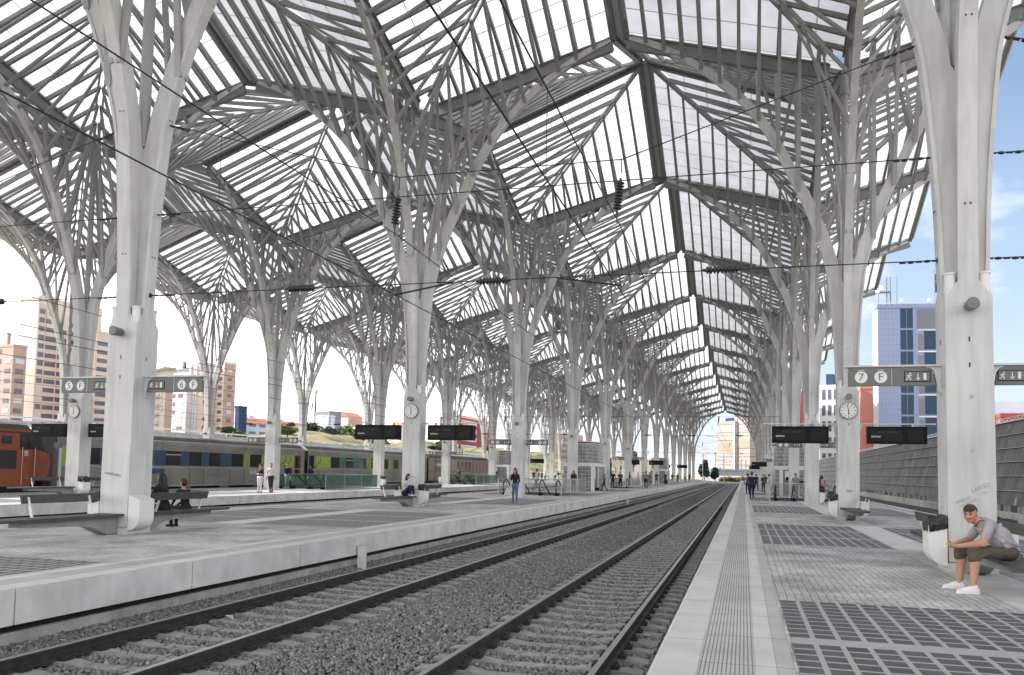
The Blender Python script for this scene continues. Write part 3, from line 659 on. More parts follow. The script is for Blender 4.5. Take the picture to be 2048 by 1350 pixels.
# clocks
for r_,nm in((0,'right platform column'),(1,'column above the crouching girl'),(2,'column by the orange locomotive')):
    cx,cy_=C(r_,1); t_=thing('station_clock',f'round white station clock at about six on the {nm}','clock',(cx,cy_-.365,3.955),0,'station clocks')
    m=MB(); m.tube([(0,0,0),(0,-.075,0)],.315,36); m.build('clock_case',LAMPG,t_)
    m=MB(); disc(m,0,0,.285,-.078,0); m.build('dial',WHITE,t_)
    m=MB()
    for i in range(12):
        a=math.pi*i/6; w=.020; m.beam((.205*math.sin(a),-.081,.205*math.cos(a)),(.262*math.sin(a),-.081,.262*math.cos(a)),w,.003,up=(0,1,0))
    m.build('hour_mark',BLACK,t_)
    for nm2,a,l_,w in(('hour_hand',R(179),.16,.026),('minute_hand',R(-12),.235,.017),('second_hand',R(28),.21,.006)):
        m=MB(); y=-.086 if l_<.2 else -.09; m.beam((-.03*math.sin(a),y,-.03*math.cos(a)),(l_*math.sin(a),y,l_*math.cos(a)),w,.003,up=(0,1,0)); m.build(nm2,BLACK,t_)
# the writing scratched on the columns
INK=mat('graffiti_ink',(.36,.36,.355),.8); INKD=mat('dark_graffiti_ink',(.10,.10,.10),.8)
o=TREES[0,0]
text(o,'VASCO',.078,(-.13,-.368,1.195),FRONT,INK,'graffiti',.0015,spin=R(24)); text(o,'CATARINA',.062,(-.06,-.368,1.145),FRONT,INK,'graffiti',.0015,spin=R(27))
text(o,'LAKSO',.10,(.13,-.368,1.405),FRONT,INK,'graffiti',.0015,spin=R(24)); text(o,'YES',.06,(.19,-.368,1.32),FRONT,INK,'graffiti',.0015,spin=R(20))
m=MB(); pts=[(-.27+.42*i/40+.02*math.sin(i*1.9),-.368,1.33+.045*math.sin(i*1.35)*math.cos(i*.31)-.05*i/40) for i in range(41)]; m.tube(pts,.0045,4); m.build('graffiti',INKD,TREES[1,0])
m=MB(); pts=[(-.10+.2*i/30+.02*math.sin(i*2.1),-.368,1.05+.05*math.sin(i*1.5)) for i in range(31)]; m.tube(pts,.004,4); m.build('graffiti',INK,TREES[0,1])
STAIN=mat('sensor_housing',(.42,.42,.41),.7); m=MB()
for z in(2.02,2.92):
    m.tube([(.02,-.366,z),(.02,-.376,z)],.035,12)
m.build('plate',STAIN,TREES[0,0])
# glass railings and escalators
def escal(cx,y0,name,green):
    G=GLASSG if green else GLASSC
    t_=thing('glass_railing',f'glass railing round the escalators {name}','railing',(cx,y0,0),0,'glass railings')
    for a,b_ in(((-2.1,0),(-2.1,8.6)),((2.1,0),(2.1,8.6)),((-2.1,8.6),(2.1,8.6))):
        m=MB(); m.beam((a[0],a[1],.55),(b_[0],b_[1],.55),.02,.95); m.build('glass_pane',G,t_,fix=True)
        m=MB(); m.beam((a[0],a[1],1.04),(b_[0],b_[1],1.04),.05,.035); m.build('top_rail',ALU,t_,fix=True)
    for x in(-2.1,2.1):
        for y in(0,2.87,5.73,8.6):
            m=MB(); m.box(x-.02,x+.02,y-.02,y+.02,.01,1.03); m.build('post',ALU,t_)
    w=MB(); w.box(-1.95,1.95,1.2,8.5,.010,.016); w.build('stairwell_shade',DARKGAP,t_)  # dark sheet on the floor stands in for the shade of the open well
    for i,x in enumerate((-1.75,-.68,.68,1.75)):
        e=thing('escalator_balustrade',f'{ORD[i+1]} black handrail loop from the left {name}','escalator',(cx+x,y0,0),0,'escalator handrails')
        pts=[(0,3.0,-.25),(0,1.6,.62),(0,1.0,.93),(0,.5,1.0),(0,.12,.9),(0,-.05,.66),(0,-.02,.38),(0,.2,.16),(0,.6,.06)]
        m=MB(); m.tube([(a,b_,max(c,.02)) for a,b_,c in pts],.04,8); m.build('handrail',RUBBER,e)
        m=MB(); m.prism([(.2,.14),(.02,.4),(.0,.66),(.15,.85),(.5,.94),(1.0,.87),(1.6,.56),(2.4,.06),(.6,.06)],'x',-.008,.008); m.build('glass_pane',G,e,fix=True)
        m=MB(); m.box(-.09,.09,.02,.62,.005,.17); m.build('newel',BLACK,e)
escal(0,38.6,'on the right platform',False); escal(-17,36.9,'on the platform across the near tracks',False); escal(-34,37.6,'on the platform in front of the train',True)
escal(-17,70.5,'farther down the platform across the tracks',False); escal(-34,72,'on the train platform near the last coach',True)
# lift towers of glass blocks
GB=mat('glass_block',(.16,.165,.165),.2); t,b=nodes(GB); g,s=world_xy(t)
k=mathn(t,'MULTIPLY',mathn(t,'GREATER_THAN',mathn(t,'PINGPONG',mathn(t,'ADD',s.outputs[2],100),.15),.035),mathn(t,'GREATER_THAN',mathn(t,'PINGPONG',mathn(t,'ADD',mathn(t,'ADD',s.outputs[0],s.outputs[1]),300),.15),.03))
wnz=t.nodes.new('ShaderNodeTexWhiteNoise'); sn=t.nodes.new('ShaderNodeVectorMath'); sn.operation='SNAP'; sn.inputs[1].default_value=(.3,.3,.3); t.links.new(g.outputs['Position'],sn.inputs[0]); t.links.new(sn.outputs[0],wnz.inputs['Vector'])
mv=mathn(t,'MULTIPLY_ADD',wnz.outputs['Value'],.14,.11); mx=t.nodes.new('ShaderNodeMix'); mx.data_type='RGBA'; t.links.new(k,mx.inputs[0]); mx.inputs[6].default_value=(.33,.33,.325,1); t.links.new(mv,mx.inputs[7]); t.links.new(mx.outputs[2],b.inputs['Base Color'])
def lift(cx,y0,label):
    t_=thing('lift_tower',label,'lift',(cx,y0,0),0,'glass block lift towers')
    m=MB(); n=24; ring=[]
    for i in range(n):
        a=2*math.pi*i/n; c,s_=math.cos(a),math.sin(a); e=.55; ring.append((1.34*math.copysign(abs(c)**e,c),3.2+3.2*math.copysign(abs(s_)**e,s_)))
    m.prism(ring,'z',2.36,3.95); m.build('glass_drum',GB,t_,fix=True)
    m=MB(); m.prism([(x*1.03,3.2+(y-3.2)*1.02) for x,y in ring],'z',4.10,4.16); m.prism([(x*1.0,3.2+(y-3.2)) for x,y in ring],'z',3.953,4.0); m.build('roof',WHITE,t_,fix=True)
    m=MB(); m.box(-1.32,1.32,.05,6.35,2.06,2.355); m.box(-.92,-.66,.05,.3,.01,2.06); m.box(1.06,1.32,.05,.4,.01,2.06); m.box(1.06,1.32,2.2,2.5,.01,2.06); m.box(1.06,1.32,5.9,6.35,.01,2.06); m.box(-1.32,-1.1,5.9,6.35,.01,2.06); m.build('frame',WHITE,t_)
    m=MB(); m.box(-1.28,-.93,.12,.2,.01,2.05); m.box(.05,1.05,.12,.2,.01,2.05); m.box(1.12,1.2,2.52,5.88,.01,2.05); m.box(-1.28,-1.18,.25,5.88,.01,2.05); m.build('glass_block_wall',GB,t_)
    m=MB(); m.box(-.64,.03,.10,.16,.01,2.04); m.box(1.14,1.22,.45,2.15,.01,2.04); d=m.build('door',LAMPG,t_)
    m=MB(); m.box(-.50,-.20,.085,.098,1.25,1.95); m.box(1.222,1.23,1.0,1.4,1.0,1.95); m.build('window',WHITE,d)
    m=MB(); m.tube([(-.32,.07,1.35),(-.32,.09,1.35)],.14,16); m.build('emblem',BLACK,d)
lift(0,54.2,'glass block lift tower behind the right platform columns'); lift(-17,53.5,'glass block lift tower in the middle distance across the tracks')
lift(-34,88,'pale glass block lift tower beyond the end of the train'); lift(-17,122,'small far lift tower down the platform across the tracks')
# short post beside the second platform
t_=thing('marker_post','short square grey concrete post between rail and platform wall','post',(-12.02,1.75,-.84)); t_=t_
m=MB(); m.box(-.085,.085,-.06,.06,0,.62); m.build('post',CONC,t_); m=MB(); m.box(-.09,.09,-.065,.065,.62,.64); m.build('cap',CONCL,t_)
o=thing('marker_post','small far grey concrete post beside the platform wall','post',(-12.02,47,-.84)); m=MB(); m.box(-.085,.085,-.06,.06,0,.62); m.build('post',CONC,o); m=MB(); m.box(-.09,.09,-.065,.065,.62,.64); m.build('cap',CONCL,o)
# litter on the ballast
PAPER=mat('paper',(.55,.54,.5),.9)
for i,(x,y,s_,lb) in enumerate(((-11.15,-4.6,.13,'crumpled pale paper beside the left rail in the foreground'),(-11.6,7.6,.12,'white scrap of paper beside the platform wall'),(-9.35,6.1,.07,'tiny white scrap beside the second rail'),(-5.0,-3.6,.06,'small white scrap right of the nearest rail'))):
    m=MB(); n=6
    vs=[(random.uniform(-s_,s_),random.uniform(-s_*.6,s_*.6),random.uniform(0,s_*.6)) for _ in range(9)]
    m.add(vs,[(0,1,2),(1,2,3),(2,3,4),(3,4,5),(4,5,6),(5,6,7),(6,7,8),(0,3,6)],0); tag(m.build('crumpled_paper',PAPER,None,(x,y,-.79)),lb,'litter')
# ------------------------------------------------------------------ panelled noise wall on the right
WALLP=mat('dark_panel',(.105,.108,.105),.45); t,b=nodes(WALLP); g,s=world_xy(t)
mp=t.nodes.new('ShaderNodeMapping'); mp.inputs['Scale'].default_value=(1,.9,.55); mp.inputs['Rotation'].default_value=(R(28),0,0); t.links.new(g.outputs['Position'],mp.inputs['Vector'])
vo=t.nodes.new('ShaderNodeTexVoronoi'); vo.distance='CHEBYCHEV'; vo.inputs['Scale'].default_value=1.1; t.links.new(mp.outputs[0],vo.inputs['Vector']); bw=t.nodes.new('ShaderNodeRGBToBW'); t.links.new(vo.outputs['Color'],bw.inputs[0])
n=t.nodes.new('ShaderNodeTexNoise'); n.inputs['Scale'].default_value=4; n.inputs['Detail'].default_value=6; t.links.new(g.outputs['Position'],n.inputs['Vector'])
v=mathn(t,'MULTIPLY',mathn(t,'MULTIPLY_ADD',bw.outputs[0],.11,.055),mathn(t,'MULTIPLY_ADD',n.outputs['Fac'],1.0,.6)); cc=t.nodes.new('ShaderNodeCombineColor'); [t.links.new(v,cc.inputs[i]) for i in range(3)]; t.links.new(cc.outputs[0],b.inputs['Base Color'])
w_=thing('panel_wall','tall leaning wall of dark grey panels behind the right platform','wall',(0,0,0))
for i in range(6):
    z0=.12+i*.84; x0=10.95+.22*i; m=MB()
    for j in range(60):
        y=-30+4.6*j; m.add([(x0,y+.01,z0),(x0,y+4.59,z0),(x0+.19,y+4.59,z0+.80),(x0+.19,y+.01,z0+.80),(x0+.08,y+.01,z0),(x0+.08,y+4.59,z0),(x0+.27,y+4.59,z0+.80),(x0+.27,y+.01,z0+.80)],[(0,3,2,1),(4,5,6,7),(0,1,5,4),(2,3,7,6),(1,2,6,5),(0,4,7,3)])
    m.build('panel_course',WALLP,w_,fix=True)
    m=MB(); m.box(x0+.10,x0+.26,-30,246,z0+.815,z0+.838); m.build('seam_rail',MATS['concrete'],w_); m=MB(); m.box(x0+.14,x0+.22,-30,246,z0+.78,z0+.814); m.build('seam_gap',DARKGAP,w_)
m=MB(); m.box(12.2,12.42,-30,246,5.17,5.23,0); 
for j in range(180): y=-30+1.5*j; m.beam((12.3,y,5.23),(12.3,y+.75,5.42),.03,.03); m.beam((12.3,y+.75,5.42),(12.3,y+1.5,5.23),.03,.03)
m.box(12.27,12.33,-30,246,5.42,5.46); m.build('top_truss',WHITE,w_)
m=MB(); m.box(11.0,11.4,-30,246,-.9,-.28); m.build('kerb',CONC,w_)
m=MB()
for j in range(110): m.box(10.9,11.0,-30+2.5*j+.01,-30+2.5*j+2.49,-1.3,-.30)
m.build('footing_slab',CONC,w_)
m=MB(); random.seed(3)
for j in range(420):
    y=-30+.65*j
    if random.random()<.6: m.box(10.99,11.1,y,y+.42,-.26,.10)  # pale colour stands in for daylight through gaps in the base row
m.build('light_gap',mat('pale_light_gap',(.42,.42,.41),.4),w_); m=MB(); m.box(11.1,11.2,-30,246,-.28,.12); m.build('backing',WALLP,w_)
t_=thing('equipment_box','small white box on the wall footing beyond the rightmost column','box',(10.6,30,0)); m=MB(); m.box(-.3,.3,-.25,.25,.62,.82); m.build('case',WHITE,t_); m=MB(); m.box(-.05,.05,-.05,.05,-.84,.62); m.build('post',LAMPG,t_)
# ------------------------------------------------------------------ train
INOX=mat('ribbed_steel',(.33,.315,.29),.38,metal=.65); t,b=nodes(INOX); g,s=world_xy(t)
wv=t.nodes.new('ShaderNodeTexWave'); wv.bands_direction='Z'; wv.inputs['Scale'].default_value=6; t.links.new(g.outputs['Position'],wv.inputs['Vector'])
bp=t.nodes.new('ShaderNodeBump'); bp.inputs['Distance'].default_value=.02; bp.inputs['Strength'].default_value=.7; t.links.new(wv.outputs['Fac'],bp.inputs['Height']); t.links.new(bp.outputs[0],b.inputs['Normal'])
n=t.nodes.new('ShaderNodeTexNoise'); n.inputs['Scale'].default_value=.5; n.inputs['Detail'].default_value=6; t.links.new(g.outputs['Position'],n.inputs['Vector']); mr=t.nodes.new('ShaderNodeMapRange'); mr.inputs[1].default_value=.3; mr.inputs[2].default_value=.7; mr.inputs[3].default_value=.75; mr.inputs[4].default_value=1.15; t.links.new(n.outputs['Fac'],mr.inputs[0]); vs=t.nodes.new('ShaderNodeVectorMath'); vs.operation='SCALE'; vs.inputs[0].default_value=(.33,.315,.29); t.links.new(mr.outputs[0],vs.inputs['Scale']); t.links.new(vs.outputs[0],b.inputs['Base Color'])
BEIGE=mat('beige_body',(.27,.22,.18),.5,noise=(.5,.15)); TROOF=mat('train_roof',(.10,.095,.085),.7,noise=(1,.3)); BLUE=mat('blue_panel',(.018,.05,.115),.5); LIME=mat('lime_panel',(.27,.36,.05),.5); LIMED=mat('dark_green_stripe',(.04,.10,.03),.5); GREENP=mat('green_panel',(.02,.13,.09),.45)
WIN=mat('train_window',(.018,.018,.02),.12); ORANGE=mat('orange_paint',(.26,.055,.018),.45,noise=(1.5,.2)); LOCOD=mat('loco_dark',(.012,.012,.014),.5); UND=mat('underframe',(.010,.009,.008),.8)
REDD=mat('red_door',(.12,.018,.015),.5)
def carbody(m,x0,x1,y0,y1,z0,z1,mi=0,rmi=1):
    c=(x0+x1)/2; w=(x1-x0)/2
    pr=[(x0,z0),(x1,z0),(x1,z1-.15),(x1-.12,z1+.05),(x1-.45,z1+.30),(c+.4,z1+.42),(c-.4,z1+.42),(x0+.45,z1+.30),(x0+.12,z1+.05),(x0,z1-.15)]
    n=len(pr); m.add([(a,y0,b_) for a,b_ in pr]+[(a,y1,b_) for a,b_ in pr],[tuple(range(n)),tuple(range(n,2*n))[::-1]],mi)
    for i in range(n):
        j=(i+1)%n; m.add([(pr[i][0],y0,pr[i][1]),(pr[j][0],y0,pr[j][1]),(pr[j][0],y1,pr[j][1]),(pr[i][0],y1,pr[i][1])],[(0,1,2,3)],rmi if 3<=i<=7 else mi)
XS=-39.05
def coach(y0,y1,kind,label):
    t_=thing('train_coach',label,'train coach',(0,0,0),0,'coaches of the parked train')
    body=INOX if kind!='c' else BEIGE
    m=MB(); carbody(m,-41.95,XS,y0,y1,.16,3.02); m.build('coach_body',[body,TROOF],t_,fix=True)
    m=MB(); m.box(-41.6,XS-.25,y0+.4,y1-.4,-.45,.16)
    for yb in(y0+3.6,y1-3.6):
        m.box(-41.5,XS-.2,yb-1.9,yb+1.9,-.42,-.1)
        for dy in(-1.25,1.25):
            for x in(-40.5-.8,-40.5+.8): m.tube([(x-.07,yb+dy,-.18),(x+.07,yb+dy,-.18)],.44,18)
    m.build('underframe',UND,t_)
    m=MB(); m.box(XS-.01,XS+.03,y0+.05,y1-.05,3.0,3.06); m.box(XS-.01,XS+.022,y0+.05,y1-.05,1.36,1.40); m.box(XS-.01,XS+.02,y0+.05,y1-.05,.16,.24); m.build('trim_rail',UND if kind=='c' else ALU,t_)
    rr_=random.Random(int(y0)); y=y0+.9
    while y<y1-.5: m=MB(); m.box(XS-.01,XS+.008,y,y+.02,.24,1.36 if rr_.random()<.6 else 2.98); m.build('body_seam',UND,t_); y+=rr_.uniform(1.2,3.0)
    for yy in(y0-.04,y1+.005): m=MB(); m.box(-41.9,XS-.04,yy,yy+.035,.17,2.95); m.build('end_wall',UND,t_)
    m=MB(); m.box(-41.2,-39.8,y1,y1+.6,.3,2.6); m.build('gangway',RUBBER,t_)
    for i in range(6): m=MB(); yb=y0+2.5+i*(y1-y0-5)/5; m.box(XS-.22,XS-.06,yb-.5,yb+.5,-.25,.14); m.build('equipment_box',LAMPG,t_)
    def plate(y0_,y1_,z0_,z1_,M_,nm,px=.012,par=t_):
        mm=MB(); mm.box(XS-.02,XS+px,y0_,y1_,z0_,z1_); return mm.build(nm,M_,par)
    return t_,plate
t_,pl=coach(20.95,47.3,'a','ribbed steel coach with blue and lime panels behind the couple')
wz0,wz1=1.50,2.42
for i,(a,b_,half) in enumerate(((23.0,24.2,0),(25.4,26.6,1),(27.6,28.9,0),(30.72,31.95,1) if False else (30.9,32.1,0),(33.2,34.2,0),(35.5,36.6,0),(37.9,39.1,0),(40.2,41.4,1))):
    pass
for a,b_,half in((22.9,24.1,0),(25.2,26.5,1),(27.5,28.6,0),(29.75,31.25,1),(32.1,33.45,0),(34.25,35.6,0),(36.9,38.35,0),(39.25,40.75,0),(41.6,43.0,1)):
    w=pl(a,b_,wz0,wz1,WIN,'window',.016)
    if half: pl(a,b_,2.16,2.22,ALU,'window_bar',.022,w)
for a,b_ in((24.15,25.15),(28.7,29.7),(31.3,32.05),(33.5,34.2),(35.65,36.85)): pl(a,b_,wz0-.02,wz1+.02,BLUE,'blue_panel')
for a,b_ in((21.2,22.85),(26.55,27.45),(38.5,38.75),(39.0,39.2),(40.8,41.55),(43.05,45.55)): pl(a,b_,wz0-.06,wz1+.03,LIME,'lime_panel')
def slash(t_,y,d,h=.8,w=.10):
    m=MB(); x=XS+.02
    m.beam((x,y,1.5),(x,y+d*.75,1.5+h*.62),w,.01,up=(1,0,0)); m.beam((x,y+d*.75,1.5+h*.6),(x,y+d*.8,2.4),w,.01,up=(1,0,0)); m.build('stripe',LIMED,t_)
slash(t_,40.8,.7); slash(t_,43.1,1.5); slash(t_,43.9,1.5); slash(t_,22.0,.9); 
pl(45.7,46.7,.35,2.5,REDD,'door',.006); pl(45.85,46.3,.5,2.4,BLACK,'door_glass',.012)
pl(28.35,29.7,.98,1.30,BLUE,'notice_plate'); pl(34.2,35.6,.86,.99,MATS['lime_panel'] if False else LAMPG,'number_plate'); pl(39.2,41.0,.95,1.3,ALU,'hatch')
t_,pl=coach(47.9,75.5,'b','ribbed steel coach with green and lime panels, second coach of the train')
pl(48.1,48.9,.35,2.55,BLACK,'door',.008)
for a,b_,half in((52.0,53.6,0),(54.9,56.4,1),(57.8,59.2,0),(60.4,61.9,1),(63.3,64.5,0),(66.0,67.2,0),(69.2,70.5,1),(71.8,73.2,0)):
    w=pl(a,b_,wz0+.06,wz1+.08,WIN,'window',.016)
    if half: pl(a,b_,2.24,2.30,ALU,'window_bar',.022,w)
for a,b_ in((53.65,54.8),(56.5,57.7)): pl(a,b_,wz0+.03,wz1+.1,GREENP,'green_panel')
for a,b_ in((49.2,51.9),(59.3,60.3),(62.0,63.2),(64.6,65.2),(68.2,69.1),(70.6,71.6),(73.3,74.2)): pl(a,b_,wz0,wz1+.1,LIME,'lime_panel')
slash(t_,49.0,1.3); slash(t_,59.3,.8)
t_,pl=coach(76.1,100.5,'c','beige coach with closely spaced windows, last coach of the train')
w=pl(78.6,80.4,1.5,2.7,WIN,'door_window',.014); pl(81.2,82.8,1.5,2.7,WIN,'door_window',.014); pl(78.2,78.35,.3,3,UND,'door_edge')
m=MB(); m.tube([(XS,81.8,.85),(XS+.03,81.8,.85)],.28,18); m.build('emblem',BLACK,t_)
REDW=mat('curtained_window',(.16,.035,.03),.3)
for i in range(9): y=86.2+1.55*i; w=pl(y,y+.95,1.52,2.62,WIN if i<4 else REDW,'window',.016)
# orange locomotive
t_=thing('locomotive','orange diesel locomotive with black cab band at the left edge','locomotive')
m=MB(); carbody(m,-41.95,XS+.05,2.0,19.3,.30,3.15); m.build('body',[ORANGE,LOCOD],t_,fix=True)
m=MB(); m.prism([(19.3,.62),(20.35,.66),(20.55,1.0),(20.62,1.6),(20.5,1.95),(20.1,2.12),(19.7,2.2),(19.3,2.22)],'x',-41.7,XS-.05); m.build('nose',ORANGE,t_,fix=True)
m=MB(); m.box(-41.96,XS+.062,18.5,19.32,2.2,2.98); m.prism([(19.32,2.225),(19.8,2.2),(20.2,2.1),(20.0,2.6),(19.7,3.0),(19.32,3.08)],'x',-41.8,XS-.02); m.build('cab_window_band',LOCOD,t_,fix=True)
for a,b_ in((18.6,18.9),(19.0,19.28)): m=MB(); m.box(XS+.06,XS+.072,a,b_,2.22,2.85); m.build('cab_window',WIN,t_)
m=MB(); m.box(XS+.04,XS+.062,4,18.35,1.2,2.12); m.build('grille',LOCOD,t_); m=MB(); m.box(XS+.04,XS+.066,17.4,18.0,2.44,2.84); m.build('side_window',WIN,t_)
m=MB(); m.box(-41.98,XS+.058,2,19.3,2.99,3.06); m.build('roof_edge',LOCOD,t_)
for y in(18.65,19.45): m=MB(); m.tube([(XS+.10,y,.4),(XS+.10,y,2.3)],.016,6); m.build('grab_rail',ALU,t_)
m=MB(); m.box(XS+.05,XS+.058,18.8,19.05,1.85,2.12); m.build('data_plate',ALU,t_)
m=MB(); m.box(-41.6,XS-.1,2.4,20.3,-.35,.30); [m.tube([(x-.07,y,-.15),(x+.07,y,-.15)],.47,18) for y in(4,6.4,14.2,16.6) for x in(-41.3,-39.7)]; m.box(-41.8,XS,20.1,20.6,.3,.62); m.build('underframe',UND,t_)
m=MB(); m.box(-41,-40,6,9,3.5,3.75); m.box(-40.9,-40.1,11,12,3.5,3.8); m.build('roof_equipment',LOCOD,t_)
t_=thing('shaded_column_box','tall narrow grey cabinet in place of the shaded far column by the locomotive nose','pillar',(-38.1,20.05,0)); m=MB(); m.box(-.15,.15,-.15,.15,.01,2.6); m.build('case',LAMPG,t_); m=MB(); m.box(.151,.16,-.1,.1,.3,2.3); m.build('door',ALU,t_)  # grey box added in place of the far-left column standing in shade
# ------------------------------------------------------------------ bus-side canopy behind the train
CANW=mat('canopy_white',(.62,.63,.63),.4); CANG=mat('canopy_glass',(.38,.40,.40),.15,noise=(.9,.2))
t_=thing('glazed_canopy','long low white canopy with slanted glass panes behind the train','canopy',(0,0,0))
for j in range(65):
    y=18+2.15*j; m=MB(); m.add([(-54.6,y+.06,3.7),(-54.6,y+2.09,3.7),(-55.6,y+2.09,4.45),(-55.6,y+.06,4.45)],[(0,1,2,3)]); m.build('glass_pane',CANG,t_)
m=MB()
for j in range(66): y=18+2.15*j; m.beam((-54.6,y,3.7),(-55.6,y,4.45),.12,.10)
m.build('mullion',CANW,t_,fix=True)
m=MB(); m.box(-54.9,-54.5,18,158,3.45,3.68); m.build('gutter',CANW,t_); m=MB(); m.box(-60,-55.6,18,158,4.46,4.62); m.build('roof',CANW,t_); m=MB(); m.tube([(-55.9,18,4.9),(-55.9,158,4.9)],.06,8); [m.beam((-55.9,18+4.3*j,4.6),(-55.9,18+4.3*j,4.9),.06,.06) for j in range(33)]; m.build('roof_rail',CANW,t_)
m=MB(); [m.box(-55.2,-54.9,18+8.6*j,18.3+8.6*j,-1.4,3.5) for j in range(17)]; m.build('post',CANW,t_)
m=MB(); m.box(-57.2,-57,-20,158,-1.4,3.44); m.build('rear_wall',mat('rear_wall',(.06,.045,.042),.8,noise=(.5,.4)),t_)
# ------------------------------------------------------------------ buildings beyond the station
def bm_(name,c,n=(.12,.12)): return mat('facade_'+name,c,.85,noise=n)
TAN=bm_('tan',(.58,.49,.44)); TANP=bm_('pink_tan',(.58,.47,.42)); BRN=bm_('brown',(.37,.27,.235)); CREAM=bm_('cream',(.58,.52,.42)); PINKW=bm_('pale_pink',(.60,.53,.56)); BRICK=bm_('brick',(.40,.27,.23))
WHB=bm_('white',(.66,.65,.67)); BLW=bm_('bluish_white',(.46,.50,.60)); NAVY=bm_('navy',(.015,.045,.10)); GRB=bm_('grey',(.16,.17,.20)); REDB=bm_('dark_red',(.26,.055,.05)); ROOFT=mat('roof_tiles',(.50,.20,.12),.9,noise=(1,.2))
SALM=bm_('salmon',(.62,.24,.19)); TOWB=mat('blue_tiles',(.30,.36,.60),.35,noise=(.3,.08)); t,b=nodes(TOWB); g,s=world_xy(t)
k=mathn(t,'MULTIPLY',mathn(t,'GREATER_THAN',mathn(t,'PINGPONG',mathn(t,'ADD',s.outputs[2],50),.45),.03),mathn(t,'GREATER_THAN',mathn(t,'PINGPONG',s.outputs[0],.3),.025))
mx=t.nodes.new('ShaderNodeMix'); mx.data_type='RGBA'; t.links.new(k,mx.inputs[0]); mx.inputs[6].default_value=(.14,.165,.28,1); mx.inputs[7].default_value=(.20,.235,.38,1); t.links.new(mx.outputs[2],b.inputs['Base Color'])
GLB=mat('dark_blue_glass',(.012,.04,.08),.2,spec=.25); WDK=mat('window_dark',(.10,.10,.13),.3); WLT=mat('shutter_light',(.50,.49,.52),.6); BALC=mat('balcony_front',(.50,.36,.29),.85)
LBL={}
class Bld:
    def __init__(s,label,cx,cy_,rot,x0,x1,y0,y1,zt,wallm,roofm=None,zb=-1.6,kind='apartment_building',cat='building'):
        s.t=thing(kind,label,cat,(cx,cy_,0),R(rot)); s.b=(x0,x1,y0,y1,zt); s.wm=wallm
        m=MB(); m.box(x0,x1,y0,y1,zb,zt); m.build('wall',wallm,s.t)
        if roofm:
            m=MB(); xm=(x0+x1)/2; m.prism([(x0-.4,zt+.003),(x1+.4,zt+.003),(xm,zt+2.6)],'y',y0-.4,y1+.4); m.build('roof',roofm,s.t,fix=True)
        else:
            m=MB(); 
            for a in((x0-.1,x1+.1,y0-.1,y0+.25),(x0-.1,x1+.1,y1-.25,y1+.1),(x0-.1,x0+.25,y0+.26,y1-.26),(x1-.25,x1+.1,y0+.26,y1-.26)): m.box(*a,zt+.003,zt+.7)
            m.build('parapet',wallm,s.t)
    def win(s,face,u0,u1,z0,z1,n,M_,frame=None,name='window',d=.08,prob=1,dz=None,alt=None):
        """face 'S' = local -Y wall, 'E' = local +X wall, 'W' = local -X wall; n storeys spaced dz; u along the wall from its left end seen from outside"""
        x0,x1,y0,y1,zt=s.b; dz=dz or 2.8; rn=random.Random(int(u0*100)+n)
        def bx(z0,z1,M_,d,uu0=u0,uu1=u1):
            m=MB()
            if face=='S': m.box(x0+uu0,x0+uu1,y0-d,y0+.02,z0,z1)
            elif face=='E': m.box(x1-.02,x1+d,y0+uu0,y0+uu1,z0,z1)
            else: m.box(x0-d,x0+.02,y1-uu1,y1-uu0,z0,z1)
            return m
        base=bx(0,z1-z0,M_,d); me=meshof(base,M_); me2=meshof(base,alt) if alt else None; out=[]
        for i in range(n):
            o=link(name,me2 if (alt and rn.random()<.45) else me,s.t,(0,0,z0+i*dz)); out.append(o)
        return out
    def band(s,face,u0,u1,z0,z1,M_,name='band',d=.06):
        x0,x1,y0,y1,zt=s.b; m=MB()
        if face=='S': m.box(x0+u0,x0+u1,y0-d,y0+.02,z0,z1)
        elif face=='E': m.box(x1-.02,x1+d,y0+u0,y0+u1,z0,z1)
        else: m.box(x0-d,x0+.02,y1-u1,y1-u0,z0,z1)
        return m.build(name,M_,s.t)
B=Bld('brown brick apartment block at the far left edge, lower than its neighbour',-197.6,169.1,-10,-21.5,0,0,3.9,33.3,BRN)
B.win('S',12.5,16.5,4,5.3,11,WLT,dz=2.75,alt=WDK); B.win('S',18.2,20.6,4,5.2,10,WDK,dz=2.75,alt=WLT); B.win('S',3,9,4,5.3,11,WLT,dz=2.75,alt=WDK); B.win('E',.8,3.2,4,5.3,10,WDK,dz=2.75,alt=WLT)
m=MB(); m.box(-5,-4.2,1,1.9,33.3,37.5); m.box(-12,-11,1,2,33.3,36); m.build('chimney',BRN,B.t)
B=Bld('tall tan apartment tower with rows of dark balconies behind the left columns',-207.9,187.0,-10,-8.5,0,0,21.9,50.9,TAN)
zz=[4.2+2.62*i for i in range(17)]
B.win('E',.5,2.3,4.4,5.9,17,WLT,dz=2.62,alt=WDK)
B.win('E',2.7,6.4,4.4,5.75,16,WDK,dz=2.62); B.win('E',6.8,9.6,4.4,5.75,15,WDK,dz=2.62); B.win('E',10.6,13.6,4.4,5.75,16,WDK,dz=2.62); B.win('E',14.4,17.4,4.4,5.75,17,WDK,dz=2.62); B.win('E',18,18.8,4.5,5.6,16,BRN,dz=2.62)
B.band('E',2.5,9.8,2,45.8,TANP,'facade_strip',.04)
m=MB(); m.box(-6,-2,2,8,50.9,52.6); m.build('roof_house',TAN,B.t)
B=Bld('lower wing of the tan tower just left of the big column',-194.3,196.0,-10,-8,0,0,12.1,41.5,TANP)
B.win('E',.3,4.2,3.6,4.9,14,WDK,dz=2.62); B.win('E',4.6,8,3.6,4.9,14,WDK,dz=2.62)
B=Bld('cream apartment block with brown eaves right of the big left column',-176.9,206.0,-35,-27.6,0,0,2.4,30.2,CREAM,None)
